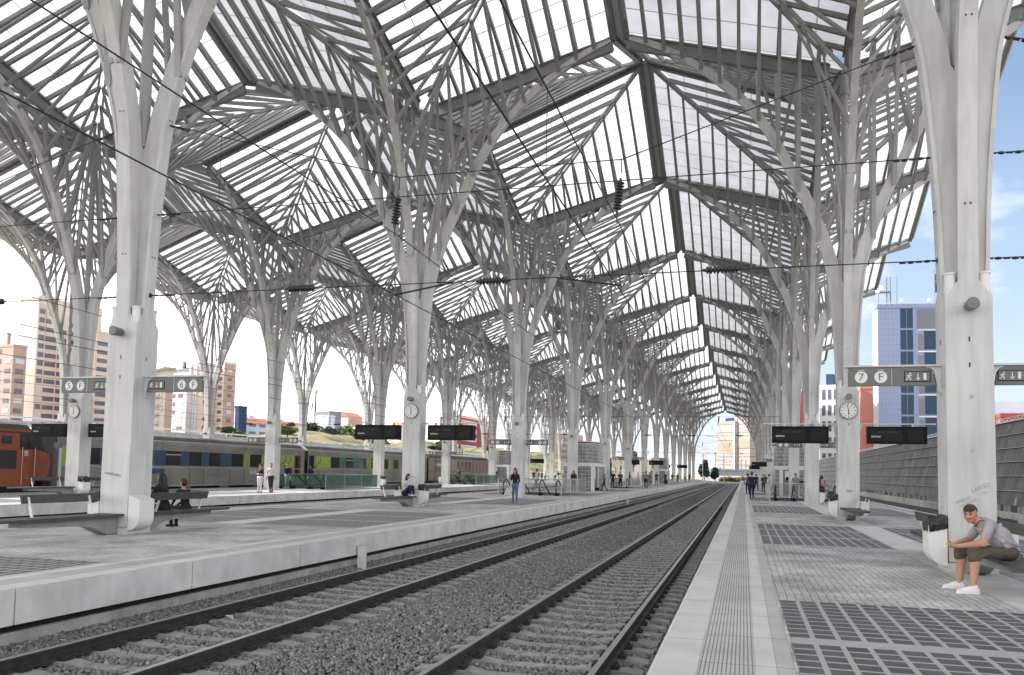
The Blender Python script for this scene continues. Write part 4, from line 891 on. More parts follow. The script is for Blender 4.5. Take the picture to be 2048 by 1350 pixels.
m=MB(); m.box(-27.9,.5,-.5,3,30.92,31.9); m.build('eaves',BRN,B.t)
for j,(a,b_) in enumerate(((14,17.5),(19,22),(24,26))): B.win('S',a,b_,4,6,9,WLT if j%2 else WDK,dz=2.8,alt=WLT); 
for i in range(9): B.band('S',18.3,22.6,3.0+2.8*i,3.9+2.8*i,TANP,'balcony',.8)
B.band('E',.2,2.3,2,28,BRN,'facade_strip',.1)
B=Bld('pale pink apartment block between the cream block and the ribbed one',-186.4,229.3,-20,-9.1,0,0,2.1,32.5,PINKW)
B.win('S',1.2,2.6,5,6.3,10,WLT,dz=2.8,alt=WDK); B.win('S',4,7,5,6.3,10,WLT,dz=2.8,alt=WDK); m=MB(); m.box(-8.5,-.5,.3,1.9,33.3,34.6); m.box(-4,-3,.5,1.5,34.6,37); m.build('roof_house',GRB,B.t)
B=Bld('apartment block with pale and brown vertical strips above the coach',-172.2,217.6,-8,-5.3,0,0,10.2,34.3,PINKW)
B.band('S',0,1.1,0,34,WHB,'facade_strip',.5); B.band('S',2.0,2.6,0,34,WHB,'facade_strip',.3); B.band('S',3.1,3.5,0,34,WHB,'facade_strip',.5); B.band('S',4.0,5.3,0,33,CREAM,'facade_strip',.2)
B.band('E',.2,3.6,0,33,TANP,'facade_strip',.05); B.win('E',.9,2.6,5,6.1,10,WDK,dz=2.75,alt=WLT); B.win('E',6.0,8.6,5,6.1,11,WDK,dz=2.75,d=.1,alt=WDK)
B=Bld('brown side wing with small shuttered windows, right of the strip block',-166.6,221.3,-25,-5.8,0,0,4.2,34.8,TAN)
B.band('E',.0,4.2,-1,34.7,BRICK,'facade_strip',.05); B.win('E',1.3,2.9,5,6.1,11,WDK,dz=2.7,d=.12,alt=WLT); B.win('S',2.5,4.8,5,6.1,11,WDK,dz=2.7)
B=Bld('narrow navy blue stair tower of the low white block',-189.3,264.8,-10,-2.2,0,0,4.3,23.9,NAVY); B.band('S',0,.35,2,23.5,WHB,'edge_strip',.1)
B=Bld('long low bluish white block with an orange tiled roof',-189.5,269.9,-5,-9,0,0,50.8,18.4,BLW,ROOFT)
for a in(2,8.5,15,21,27,33,39,45): B.win('E',a,a+4.2,5.5,6.5,5,WDK,dz=2.9,d=.1,alt=GRB)
m=MB(); m.box(-6,-3,6,9,19.5,21.8); m.box(-6,-3,26,29,19.5,21.5); m.build('roof_house',PINKW,B.t)
m=MB(); m.box(-30,-12,0,18,18.9,22.9); m.build('back_block',PINKW,B.t); m=MB(); m.box(-24,-15,4,12,22.9,25.2); m.build('roof_room',CREAM,B.t)
B=Bld('dark grey modern block with railings above the round trees',-184.4,328.4,-30,-13.6,0,0,6,26.6,GRB); B.band('S',2,7,20.5,25.5,WLT,'window'); B.band('S',8,11,14,25,PINKW,'window'); B.band('S',8,13,8,12,WDK,'window')
m=MB(); m.tube([(-15.6,2,10),(-15.6,2,38)],.35,6); m.build('mast',BLACK,B.t)
B=Bld('white gabled house wall beside the dark grey block',-183.4,328.6,-10,-6,0,0,5.5,24.6,BLW,None); B.band('E',2.5,4.2,21.5,23,GRB,'window')
B=Bld('brick house with orange hipped roof and three windows',-194.4,367.1,-10,-9,0,0,12.3,27.3,BRICK,ROOFT); B.win('E',2,3.2,21.5,23.8,1,WLT); B.win('E',5.2,7.8,21,24.0,1,WLT); B.win('E',9.4,10.6,21.5,23.8,1,WLT); B.band('S',0,9,3,27,CREAM,'facade_strip')
B=Bld('white apartment house stepping down the slope below the brick house',-163.3,313.4,-50,-39.9,0,0,6.6,18.6,WHB); 
for i in range(11): B.win('S',1+3.5*i,3+3.5*i,8.5,10.2,4,CREAM,dz=2.8,alt=WDK)
B=Bld('small white house with orange roof between grey block and brick house',-160,300,-20,-12,0,0,6,13.6,WHB,ROOFT)
B=Bld('pale house with orange roof behind the left display',-161.6,355.4,-60,-40,0,0,9,22.3,WHB,ROOFT)
B=Bld('dark red block with white window bands beyond the second display',-140.2,382.1,0,-11,0,0,54.6,27.8,REDB,ROOFT)
for i in range(5): B.band('E',1,26,8+4.2*i,10.2+4.2*i,PINKW,'window_band',.2); B.band('S',1,10,8+4.2*i,10.2+4.2*i,PINKW,'window_band',.2)
B=Bld('bright white block with dark window row behind the standing woman\'s column',-115.9,451.1,-50,-16,0,0,6,23.6,WHB); B.win('S',11,12,6,8,6,GRB,dz=2.9); B.win('S',14,15,6,8,6,GRB,dz=2.9)
B=Bld('brown block with dark balcony rows near the glass lift',-104.3,454.3,-10,-11,0,0,35.6,23.3,BRICK)
for i in range(5): B.band('E',1,34,6+3.4*i,7.6+3.4*i,GRB,'window_band',.3)
B=Bld('far pale low block above the glass lift',-107.7,577.8,-10,-14,0,0,40.9,22.0,CREAM,ROOFT)
B=Bld('far pale orange roofed block between the distant columns',-86,620,-10,-20,0,0,60,12,CREAM,ROOFT)
# big block seen through the end arch
SLAT=mat('slatted_facade',(.36,.33,.29),.7); t,b=nodes(SLAT); g,s=world_xy(t)
k=mathn(t,'GREATER_THAN',mathn(t,'PINGPONG',mathn(t,'ADD',s.outputs[2],100),1.6),.16); k2=mathn(t,'GREATER_THAN',mathn(t,'PINGPONG',mathn(t,'ADD',s.outputs[0],100),.35),.10); k=mathn(t,'MULTIPLY',k,mathn(t,'MULTIPLY_ADD',k2,.35,.65)); mx=t.nodes.new('ShaderNodeMix'); mx.data_type='RGBA'; t.links.new(k,mx.inputs[0]); mx.inputs[6].default_value=(.13,.12,.11,1); mx.inputs[7].default_value=(.30,.27,.245,1); t.links.new(mx.outputs[2],b.inputs['Base Color'])
ORB=bm_('orange_band',(.36,.25,.17))
B=Bld('big slatted block with an orange band seen through the end arch',-6.9,325.5,-42,-9.5,0,0,6,22.2,SLAT); B.band('S',0,9.4,11.2,14.2,ORB,'orange_band',.1); B.band('S',8.9,9.5,2,22,WHB,'edge_strip',.2); m=MB(); m.box(-6,-1,1,4,22.9,24.3); m.build('roof_house',NAVY,B.t)
B=Bld('right half of the slatted block beside the end arch column',-1.3,321.9,-42,-7.4,0,0,6,24.4,SLAT); B.band('S',.6,7.4,12.6,15.8,ORB,'orange_band',.1); B.band('S',0,.9,2,24.2,WHB,'edge_strip',.3)
B.win('S',.95,1.3,4,4.9,6,GRB,dz=3.3)
B=Bld('low white building at the foot of the slatted block',-13.0,330.5,0,-6.8,0,0,6,4.0,WHB); B.win('S',.6,2,1,1.8,1,GRB); B.win('S',3,5,1,1.8,1,GRB)
B=Bld('long low dark shed under the slatted block',-2,318,-4,-14,6,0,4,3.2,GRB); B.band('S',0,20,-1.5,1.3,WHB,'wall_band',.3)
# right side
B=Bld('narrow red brick tower between the right columns',12.7,248.0,0,-3,3.0,0,6,29.6,REDB); B.win('S',.6,2.4,4,6,9,TAN,dz=2.9); 
B=Bld('white gridded office block with dark windows behind the right displays',13.0,185.8,-16,0,7.5,0,8,21.6,WHB)
for u in(.5,1.75,3.0,4.25,5.5): B.win('S',u,u+.72,1.0,3.3,6,WDK,dz=3.6)
B.band('W',.2,7.5,0,21,REDB,'red_wall',.08); m=MB(); m.prism([(1,2),(2.6,2),(2.6,5)],'z',22.3,25); m.build('roof_fin',NAVY,B.t)
B=Bld('salmon pink wall block left of the blue tower',16.6,145.3,-5,0,5.6,0,6.9,17.4,SALM); m=MB(); m.box(.8,2.4,1,3,18.1,19.0); m.build('roof_unit',GRB,B.t)
B=Bld('tall blue tiled office tower with an antenna on its roof',18.1,135.3,5,0,9.8,0,3.5,30.0,TOWB,kind='office_tower',cat='tower')
B.band('W',0,3.4,-1,29.9,WHB,'side_wall',.05)
B.win('S',3.55,5.5,1.3,4.6,8,GLB,dz=3.62,d=.06); B.band('S',6.15,9.8,26.6,29.8,MATS['facade_grey'],'plant_screen',.05)
B.win('S',6.3,7.15,1.3,3.9,7,GRB,dz=3.62,d=.06); B.win('S',7.25,9.7,1.3,4.4,7,GLB,dz=3.62,d=.06); B.win('S',6.3,9.7,4.45,4.62,7,WHB,dz=3.62,d=.12,name='light_strip'); B.win('S',4.48,4.56,1.3,4.6,8,GRB,dz=3.62,d=.09,name='mullion')
m=MB(); m.box(-.9,6.2,-.35,-.25,30.75,30.82); m.box(-.9,-.8,-.3,3,30.75,30.82); [m.box(-.9+.9*i,-.86+.9*i,-.3,2.4,30.6,30.66) for i in range(8)]; m.build('roof_rail',WHB,B.t)
t_=thing('antenna_mast','lattice antenna mast with dishes on top of the blue tower','antenna',(20.0,136.4,30.0))
m=MB()
for x,y in((-.3,-.3),(.3,-.3),(.3,.3),(-.3,.3)): m.tube([(x,y,.7),(x,y,5.6)],.045,5)
for i in range(7):
    z=.7+.7*i; m.beam((-.3,-.3,z),(.3,-.3,z+.7),.05,.05); m.beam((.3,-.3,z),(.3,.3,z+.7),.05,.05)
m.tube([(-1.6,0,.7),(-1.6,0,4.3)],.05,5); m.tube([(1.3,0,.7),(1.3,0,5.6)],.05,5); m.box(-1.6,.3,-.3,.3,2.85,3.05); m.build('lattice',GRB,t_)
for x,z,r_ in((-1.9,3.2,.55),(-1.3,3.6,.5),(1.9,1.4,.3),(6.2,1.25,.3)): m=MB(); m.tube([(x,-.4,z),(x,-.6,z)],[r_,r_*.8],16); m.build('dish',WHITE,t_)
t_=thing('flagpole','thin flagpole with a blue flag beside the rightmost column','flagpole',(27.4,137.9,29.9)); m=MB(); m.tube([(0,0,-2),(0,0,7)],.06,6); m.build('pole',GRB,t_); m=MB(); m.box(.1,.45,-.02,.02,3.0,6.2); m.build('flag',NAVY,t_)
B=Bld('red mall block with a white looped emblem at the right edge',43.6,162.9,0,0,12,0,10,13.6,REDB,kind='shopping_centre',cat='building'); m=MB()
for k_ in(-1,1): m.tube([(3.2+k_*(1.15*math.sin(a)),-.12,11.7+.75*math.sin(2*a)+.3*math.cos(a)) for a in [i*math.pi/10 for i in range(11)]],.10,5)
m.tube([(2.2+2*i/12,-.12,11.2+1.1*math.sin(math.pi*i/12)) for i in range(13)],.09,5); m.build('emblem',WHITE,B.t)
m=MB(); m.box(-14,12,3,9,14.3,16.8); m.build('glass_storey',BLW,B.t); m=MB(); m.beam((-3.5,-1,13),(-.5,-1,8),.9,.5); m.beam((-1.5,-1,9),(-.2,-1,13),.7,.5); m.build('brace',GRB,B.t); B.band('S',1.2,2,10.5,12,NAVY,'window')
# ------------------------------------------------------------------ hill, trees, shrubs
DRY=mat('dry_grass',(.30,.24,.10),.95); t,b=nodes(DRY); g,s=world_xy(t); n=t.nodes.new('ShaderNodeTexNoise'); n.inputs['Scale'].default_value=.16; n.inputs['Detail'].default_value=8; t.links.new(g.outputs['Position'],n.inputs['Vector'])
cr_=t.nodes.new('ShaderNodeValToRGB'); e=cr_.color_ramp.elements; e[0].color=(.22,.175,.09,1); e[1].color=(.055,.075,.025,1); e[0].position=.42; e[1].position=.62; t.links.new(n.outputs['Fac'],cr_.inputs[0]); t.links.new(cr_.outputs[0],b.inputs['Base Color'])
def hill():
    m=MB(); nx,ny=26,110; P=[]
    for i in range(nx):
        for j in range(ny):
            u=i/(nx-1); v=j/(ny-1); y=120+v*360; x=-165+u*95 + v*25
            h=12.5*math.exp(-((u-.32)/.30)**2)*min(1,v*5)*min(1,(1-v)*6)+1.2*math.sin(y*.09+u*3)*math.exp(-((u-.3)/.3)**2)+.5*math.sin(y*.31+x*.2)
            P.append((x,y,-1.5+max(0,h)))
    m.add(P,[(i*ny+j,(i+1)*ny+j,(i+1)*ny+j+1,i*ny+j+1) for i in range(nx-1) for j in range(ny-1)],0,True); return struct(m.build('hill',DRY,fix=True))
hill()
LEAF=mat('leaf_green',(.045,.085,.028),.8); LEAFL=mat('leaf_light_green',(.11,.15,.045),.8); LEAFD=mat('leaf_dark',(.018,.035,.016),.8); LEAFY=mat('leaf_yellow',(.33,.27,.05),.8); BARK=mat('bark',(.10,.075,.05),.9)
def crown_me(r_,h,n,ls,mats,seed):
    rg=np.random.default_rng(seed); cl=rg.normal(size=(18,3)); cl/=np.linalg.norm(cl,axis=1)[:,None]; cl*=rg.uniform(.25,.78,(18,1)); cl*=np.array([r_,r_,h/2])
    which=rg.integers(0,18,n); p=rg.normal(size=(n,3)); p/=np.linalg.norm(p,axis=1)[:,None]; p*=rg.uniform(.55,1,(n,1))**.5*np.array([r_,r_,h/2])*.40; c=cl[which]+p
    a=rg.normal(size=(n,3)); a/=np.linalg.norm(a,axis=1)[:,None]; b_=np.cross(a,rg.normal(size=(n,3))); b_/=np.linalg.norm(b_,axis=1)[:,None]; s_=rg.uniform(.6,1.4,(n,1))*ls
    v=np.stack([c-a*s_-b_*s_*.6,c+a*s_-b_*s_*.6,c+a*s_+b_*s_*.6,c-a*s_+b_*s_*.6],1).reshape(-1,3)
    me=bpy.data.meshes.new('crown'); me.from_pydata(v.tolist(),[],[(4*i,4*i+1,4*i+2,4*i+3) for i in range(n)])
    for q in mats: me.materials.append(q)
    me.polygons.foreach_set('material_index',(which%len(mats)).astype(int)); me.update(); return me
def tree(x,y,zb,zt,w,label,mats,seed,ls=.35,kind='tree'):
    t_=thing(kind,label,'tree' if kind!='shrub' else 'shrub',(x,y,zb),0,'trees and shrubs beyond the station' ); h=zt-zb
    link('crown',crown_me(w/2,h*.85,1500,ls,mats,seed),t_,(0,0,h*.56)); m=MB(); m.tube([(0,0,-1),(.1,0,h*.3),(0,.1,h*.7)],[w*.05,w*.035,w*.012],7)
    for i in range(4): a=i*1.6; m.tube([(0,0,h*.3),(w*.25*math.cos(a),w*.25*math.sin(a),h*.62)],[w*.02,w*.008],5)
    m.build('trunk',BARK,t_)
tree(-160.9,251.9,7,17.6,8.5,'dark round tree left of the white column on the grassy mound',[LEAFD,LEAF],1)
tree(-152.5,254.2,7,18.6,8.6,'tall dark round tree right beside the white far-left row column',[LEAFD,LEAFD,LEAF],2)
tree(-140.9,247.0,7,15.6,8.0,'mid green tree behind the slanted white mast on the mound',[LEAF,LEAFD],3); tree(-126.9,230.1,6.5,15.8,9,'leafy green tree just left of the first display across the tracks',[LEAF,LEAFL],4)
tree(-119.3,159.6,7.2,10.1,3.6,'bright green bush on the canopy edge under the navy tower',[LEAFL,LEAFL,LEAF],5,.2,'shrub'); tree(-117.3,222.4,7,13.6,6,'green tree partly hidden by the left display',[LEAF],6); tree(-99,248.2,5,12,8,'dark tree under the display right of the clock column',[LEAFD,LEAF],7); tree(-104,262,5,12.5,8,'second dark tree under the display right of the clock column',[LEAFD],8)
tree(-58,330,-1,9,9,'green tree among the distant columns beyond the standing woman',[LEAFL,LEAF],9); tree(-66,320,-1,8,9,'olive green tree behind the distant columns',[LEAF],10); tree(-45,300,-1,10,7,'dark green tree near the far displays',[LEAFD,LEAF],14)
tree(-17.2,291.8,-1,7.0,4.2,'dark conifer like tree at the left foot of the end arch',[LEAFD],11); tree(-13.6,292.6,-1,4.6,2.4,'smaller dark tree beside the conifer in the end arch',[LEAFD,LEAF],12)
for i in range(9): tree(-11.5+1.55*i,300+i*.6,-1.3,.9+.25*(i%3),2.6,f'yellow green bush, {ORD[i+1]} from the left, in the end arch',[LEAFY,LEAFL],30+i,.16,'shrub')
for i in range(16):
    v=.12+.05*i; tree(-128+v*25+6*math.sin(i*2.3),120+v*360,9.2+math.sin(i)*.8,11.2+1.3*math.sin(i*1.7),4.5+1.5*math.sin(i*1.3),f'low scrub bush on the dry mound, {ORD[i+1]} from the near end',[LEAF,LEAFL] if i%3 else [LEAFD,LEAF],60+i,.2,'shrub')
t_=thing('leaning_mast','slanted white lamp mast on the grassy mound','mast',(-138,240,8)); m=MB(); m.tube([(0,0,-2),(3.4,5.4,8.5)],[.5,.28],8); m.build('pole',WHITE,t_); m=MB(); m.tube([(0,0,-2.2),(0,0,-1.6)],.8,8); m.build('foot',CONC,t_)
# ------------------------------------------------------------------ overhead wires
def sag(a,b_,s_,n=14):
    a=Vector(a); b_=Vector(b_); return [a.lerp(b_,i/n)-Vector((0,0,s_*4*(i/n)*(1-i/n))) for i in range(n+1)]
CW=.011
def insulator(t_,a,b_,r_=.075,nd=9):
    a=Vector(a); b_=Vector(b_); m=MB(); d=b_-a; pts=[]; rs=[]
    for i in range(nd):
        f0=(i+.1)/nd; f1=(i+.35)/nd; f2=(i+.6)/nd; f3=(i+.85)/nd; pts+=[a+d*f0,a+d*f1,a+d*f2,a+d*f3]; rs+=[r_*.5,r_,r_,r_*.5]
    m.tube(pts,rs,12); m.tube([a-d*.12,a,a+d*.04],[.02,.035,.03],8); m.tube([b_-d*.04,b_,b_+d*.12],[.03,.035,.02],8); m.build('insulator',INSUL,t_)
def chain(t_,a,b_):
    m=MB(); a=Vector(a); b_=Vector(b_); n=5
    for i in range(n):
        p=a.lerp(b_,(i+.1)/n); q=a.lerp(b_,(i+.9)/n); m.tube([p,p.lerp(q,.5),q],[.018,.030 if i%2 else .02,.018],6)
    m.box(a.x-.04,a.x+.04,a.y-.05,a.y+.05,a.z-.05,a.z+.05); m.build('shackle',WIRE,t_)
def span(Y,x0,x1,xt,lab,ms=(8.9,7.2,5.35),full=True):
    """head span between two column rows; x0<x1 columns, xt track centres"""
    t_=thing('head_span',lab,'overhead wires',(0,Y,0),0,'cross span wires between the columns')
    def wire(pts): m=MB(); m.tube(pts,CW,5,0,False); m.build('wire',WIRE,t_)
    top=[(x0+.62,0,ms[0]+.4),(xt[0],0,7.62),(xt[1],0,7.62),(x1-.62,0,ms[0]+.4)]
    wire(top); 
    for z in(ms[1],): wire([(x0+.48,0,z),(x1-.48,0,z)])
    wire([(x0+.40,0,ms[2]),(x1-.40,0,ms[2])])
    for z,o in((top[0][2],.62),(ms[1],.48),(ms[2],.40)):
        chain(t_,(x0+o-.04,0,z),(x0+o+.62,0,z-.02 if z<9 else z-.22)); chain(t_,(x1-o+.04,0,z),(x1-o-.62,0,z-.02 if z<9 else z-.22))
    for x in xt:
        wire([(x,0,7.62),(x,0,7.35)]); insulator(t_,(x-.02,0,7.18),(x-.08,0,6.62),.085); wire([(x-.08,0,6.6),(x-.08,0,6.36)])
    insulator(t_,(x1-4.35,0,5.36),(x1-3.75,0,5.36)); insulator(t_,((x0+x1)/2-.30,0,5.34),((x0+x1)/2+.30,0,5.34)); insulator(t_,(x0+3.9,0,5.36),(x0+4.5,0,5.36))
    for x,s_ in((xt[0],1),(xt[1],-1)):
        m=MB(); m.tube([(x+s_*1.25,0,5.34),(x,0,5.14)],.018,6); m.build('steady_arm',WIRE,t_)
span(0,-17,0,(-10.6,-5.95),'cross span wires with black insulators in the foreground between the two near columns')
span(0,-34,-17,(-27.5,-23.5),'cross span wires running left out of the left foreground column')
span(0,0,17,(6.6,10.5),'cross span wires running right out of the rightmost column')
for k in(4,8,12):
    span(17*k,-17,0,(-10.6,-5.95),f'far cross span wires at the {ORD[k]} column over the near tracks')
    span(17*k,-34,-17,(-27.5,-23.5),f'far cross span wires at the {ORD[k]} column over the middle tracks')
for k in(3,7): span(17*k,-51,-34,(-44.6,-40.5),f'cross span wires over the parked train at the {ORD[k]} column')
for cx,lb in((-6.0,'overhead line above the right-hand near track'),(-10.6,'overhead line above the second near track'),(-23.5,'overhead line above the track left of the second platform'),(-27.5,'overhead line above the track right of the third platform'),(-40.5,'overhead line above the parked train'),(-44.6,'overhead line behind the parked train')):
    t_=thing('overhead_line',lb,'overhead line',(0,0,0),0,'overhead lines along the tracks')
    ys=[-51,0,34,68,102,136,170,204,250,300]; mp_=[]
    for a,b_ in zip(ys,ys[1:]): mp_+=sag((cx,a,6.38),(cx,b_,6.38),.22 if b_-a<40 else .32,10)
    m=MB(); m.tube(mp_,CW,5,0,False); m.build('messenger_wire',WIRE,t_); m=MB(); m.tube([(cx,-51,5.12),(cx,300,5.12)],CW,5,0,False); m.build('contact_wire',WIRE,t_)
    for a,b_ in zip(ys,ys[1:]):
        for f in(.12,.31,.5,.69,.88):
            y=a+(b_-a)*f; z=6.38-(.22 if b_-a<40 else .32)*4*f*(1-f); m=MB(); m.tube([(cx,y,5.12),(cx,y,z)],.005,4,0,False); m.build('dropper',WIRE,t_)
# masts and signals beyond the end arch
for i,(x,y,h) in enumerate(((-9.8,262,9),(-3.0,262,7.5),(-13.5,300,10),(-4.5,290,8),(-16,255,9))):
    t_=thing('catenary_mast',f'dark line mast beyond the end arch, {ORD[i+1]} one','mast',(x,y,-.9),0,'masts beyond the end arch'); m=MB(); m.tube([(0,0,0),(0,0,h)],.13,6); m.build('pole',GRB,t_)
    m=MB(); m.beam((0,0,h-1.6),(2.6,0,h-2.4),.07,.07); m.beam((0,0,h-2.6),(2.6,0,h-2.4),.07,.07); m.build('arm',GRB,t_)
# ------------------------------------------------------------------ people: one continuous surface grown round a posed skeleton
def sdf_mesh(name,prims,vox,mats):
    """prims: (a,b,ra,rb,mat,k[,flat_dir,flat]) ; k<0 carves"""
    A=np.array([p[0] for p in prims],float); Bb=np.array([p[1] for p in prims],float); Rm_=np.array([max(p[2],p[3]) for p in prims])
    lo=np.minimum(A,Bb).min(0)-Rm_.max()-3*vox; hi=np.maximum(A,Bb).max(0)+Rm_.max()+3*vox
    n=np.ceil((hi-lo)/vox).astype(int)+1
    D=np.full(n,1.,np.float32); Lb=np.zeros(n,np.int8); Bd=np.full(n,1.,np.float32)
    ax=[lo[i]+vox*np.arange(n[i]) for i in range(3)]
    for p in prims:
        a=np.array(p[0],float); b_=np.array(p[1],float); ra,rb,mi,k=p[2:6]; r_=max(ra,rb); mg=r_+abs(k)*1.2+4*vox
        l=np.minimum(a,b_)-mg; h=np.maximum(a,b_)+mg; i0=np.maximum(((l-lo)/vox).astype(int),0); i1=np.minimum(((h-lo)/vox).astype(int)+2,n)
        sl=tuple(slice(i0[i],i1[i]) for i in range(3)); X=np.stack(np.meshgrid(*[ax[i][sl[i]] for i in range(3)],indexing='ij'),-1)
        ba=b_-a; L2=ba@ba; pa=X-a
        t_=np.clip((pa@ba)/L2,0,1) if L2>1e-9 else np.zeros(pa.shape[:3]); dv=pa-t_[...,None]*ba
        if len(p)>6:
            f=np.array(p[6],float); f/=np.linalg.norm(f); c=dv@f; dv=dv+(c*(p[7]-1))[...,None]*f
        d=np.sqrt((dv*dv).sum(-1))-(ra+(rb-ra)*t_)
        if len(p)>6: d=d/max(1,p[7]**.5)
        cur=D[sl]
        if k<0: D[sl]=np.maximum(cur,-d); continue
        kk=max(k,1e-4); hh=np.clip(.5+.5*(cur-d)/kk,0,1); D[sl]=cur+(d-cur)*hh-kk*hh*(1-hh)
        bd=Bd[sl]; m_=d<bd+ (.004 if len(p)>8 else 0); Lb[sl]=np.where(m_,mi,Lb[sl]); Bd[sl]=np.where(m_,np.minimum(d,bd),bd)
    ins=D<0; nc=n-1; acc=np.zeros((*nc,3)); cnt=np.zeros(nc); edges=[]
    idx=np.indices(tuple(n))
    for axn in range(3):
        s0=[slice(None)]*3; s1=[slice(None)]*3; s0[axn]=slice(0,-1); s1[axn]=slice(1,None)
        m_=ins[tuple(s0)]!=ins[tuple(s1)]; ii=np.argwhere(m_)
        if not len(ii): continue
        jj=ii.copy(); jj[:,axn]+=1; d0=D[tuple(ii.T)]; d1=D[tuple(jj.T)]; t_=d0/(d0-d1); pos=ii.astype(float); pos[:,axn]+=t_
        o1,o2=[q for q in range(3) if q!=axn]; ok=(ii[:,o1]>0)&(ii[:,o2]>0)&(ii[:,o1]<nc[o1])&(ii[:,o2]<nc[o2])
        ii,jj,pos,d0=ii[ok],jj[ok],pos[ok],d0[ok]; cells=[]
        for a,b_ in((0,0),(1,0),(1,1),(0,1)):
            c=ii.copy(); c[:,o1]-=a; c[:,o2]-=b_; np.add.at(acc,tuple(c.T),pos); np.add.at(cnt,tuple(c.T),1); cells.append(c)
        inside=np.where((d0<0)[:,None],ii,jj); lab=Lb[tuple(inside.T)]; flip=(d0<0)^(axn==1); edges.append((cells,lab,flip))
    act=np.argwhere(cnt>0); vid=-np.ones(nc,int); vid[tuple(act.T)]=np.arange(len(act)); V=acc[tuple(act.T)]/cnt[tuple(act.T)][:,None]*vox+lo
    Fs=[];Ls=[]
    for cells,lab,flip in edges:
        q=np.stack([vid[tuple(c.T)] for c in cells],1); q=np.where(flip[:,None],q[:,::-1],q); Fs.append(q); Ls.append(lab)
    Fq=np.concatenate(Fs); Lq=np.concatenate(Ls)
    me=bpy.data.meshes.new(name); me.vertices.add(len(V)); me.vertices.foreach_set('co',V.reshape(-1)); me.loops.add(Fq.size); me.loops.foreach_set('vertex_index',Fq.reshape(-1).astype(np.int32)); me.polygons.add(len(Fq)); me.polygons.foreach_set('loop_start',np.arange(0,Fq.size,4,dtype=np.int32)); me.update(calc_edges=True)
    for m_ in mats: me.materials.append(m_)
    me.polygons.foreach_set('material_index',Lq.astype(np.int32)); me.polygons.foreach_set('use_smooth',np.ones(len(Fq),bool)); me.update(); return me
def cloth(name,c,r_=.85): return mat('cloth_'+name,c,r_,noise=(9,.22),bump=(26,.8,.02))
SKIN=mat('skin',(.46,.245,.175),.55,noise=(14,.08)); SKIND=mat('skin_dark',(.12,.065,.045),.55); LIP=mat('lips',(.36,.12,.10),.5); EYE=mat('eye_dark',(.03,.022,.02),.4); HAIRB=mat('hair_brown',(.045,.024,.013),.7,noise=(60,.35)); HAIRK=mat('hair_black',(.010,.009,.009),.5); HAIRR=mat('hair_reddish',(.035,.014,.010),.6)
BLK=cloth('black',(.010,.010,.012)); WHT=cloth('white',(.62,.60,.62)); NVY=cloth('navy',(.012,.016,.045)); JEAN=cloth('jeans',(.09,.15,.25)); GRYC=cloth('grey',(.22,.22,.22)); BRNC=cloth('dark_brown',(.045,.028,.024)); PINKC=cloth('pink',(.50,.22,.28)); TEE=cloth('grey_tee',(.35,.335,.365)); SHORT=cloth('olive_brown',(.085,.072,.055)); SHOE=mat('white_shoe',(.72,.68,.70),.5); MAUVE=cloth('mauve',(.25,.20,.25)); DGRY=cloth('dark_grey',(.05,.05,.052)); LJEAN=cloth('light_jeans',(.30,.38,.42)); REDC=cloth('red',(.40,.05,.05)); GRNC=cloth('green',(.08,.12,.07)); DRED=cloth('wine',(.06,.012,.018))
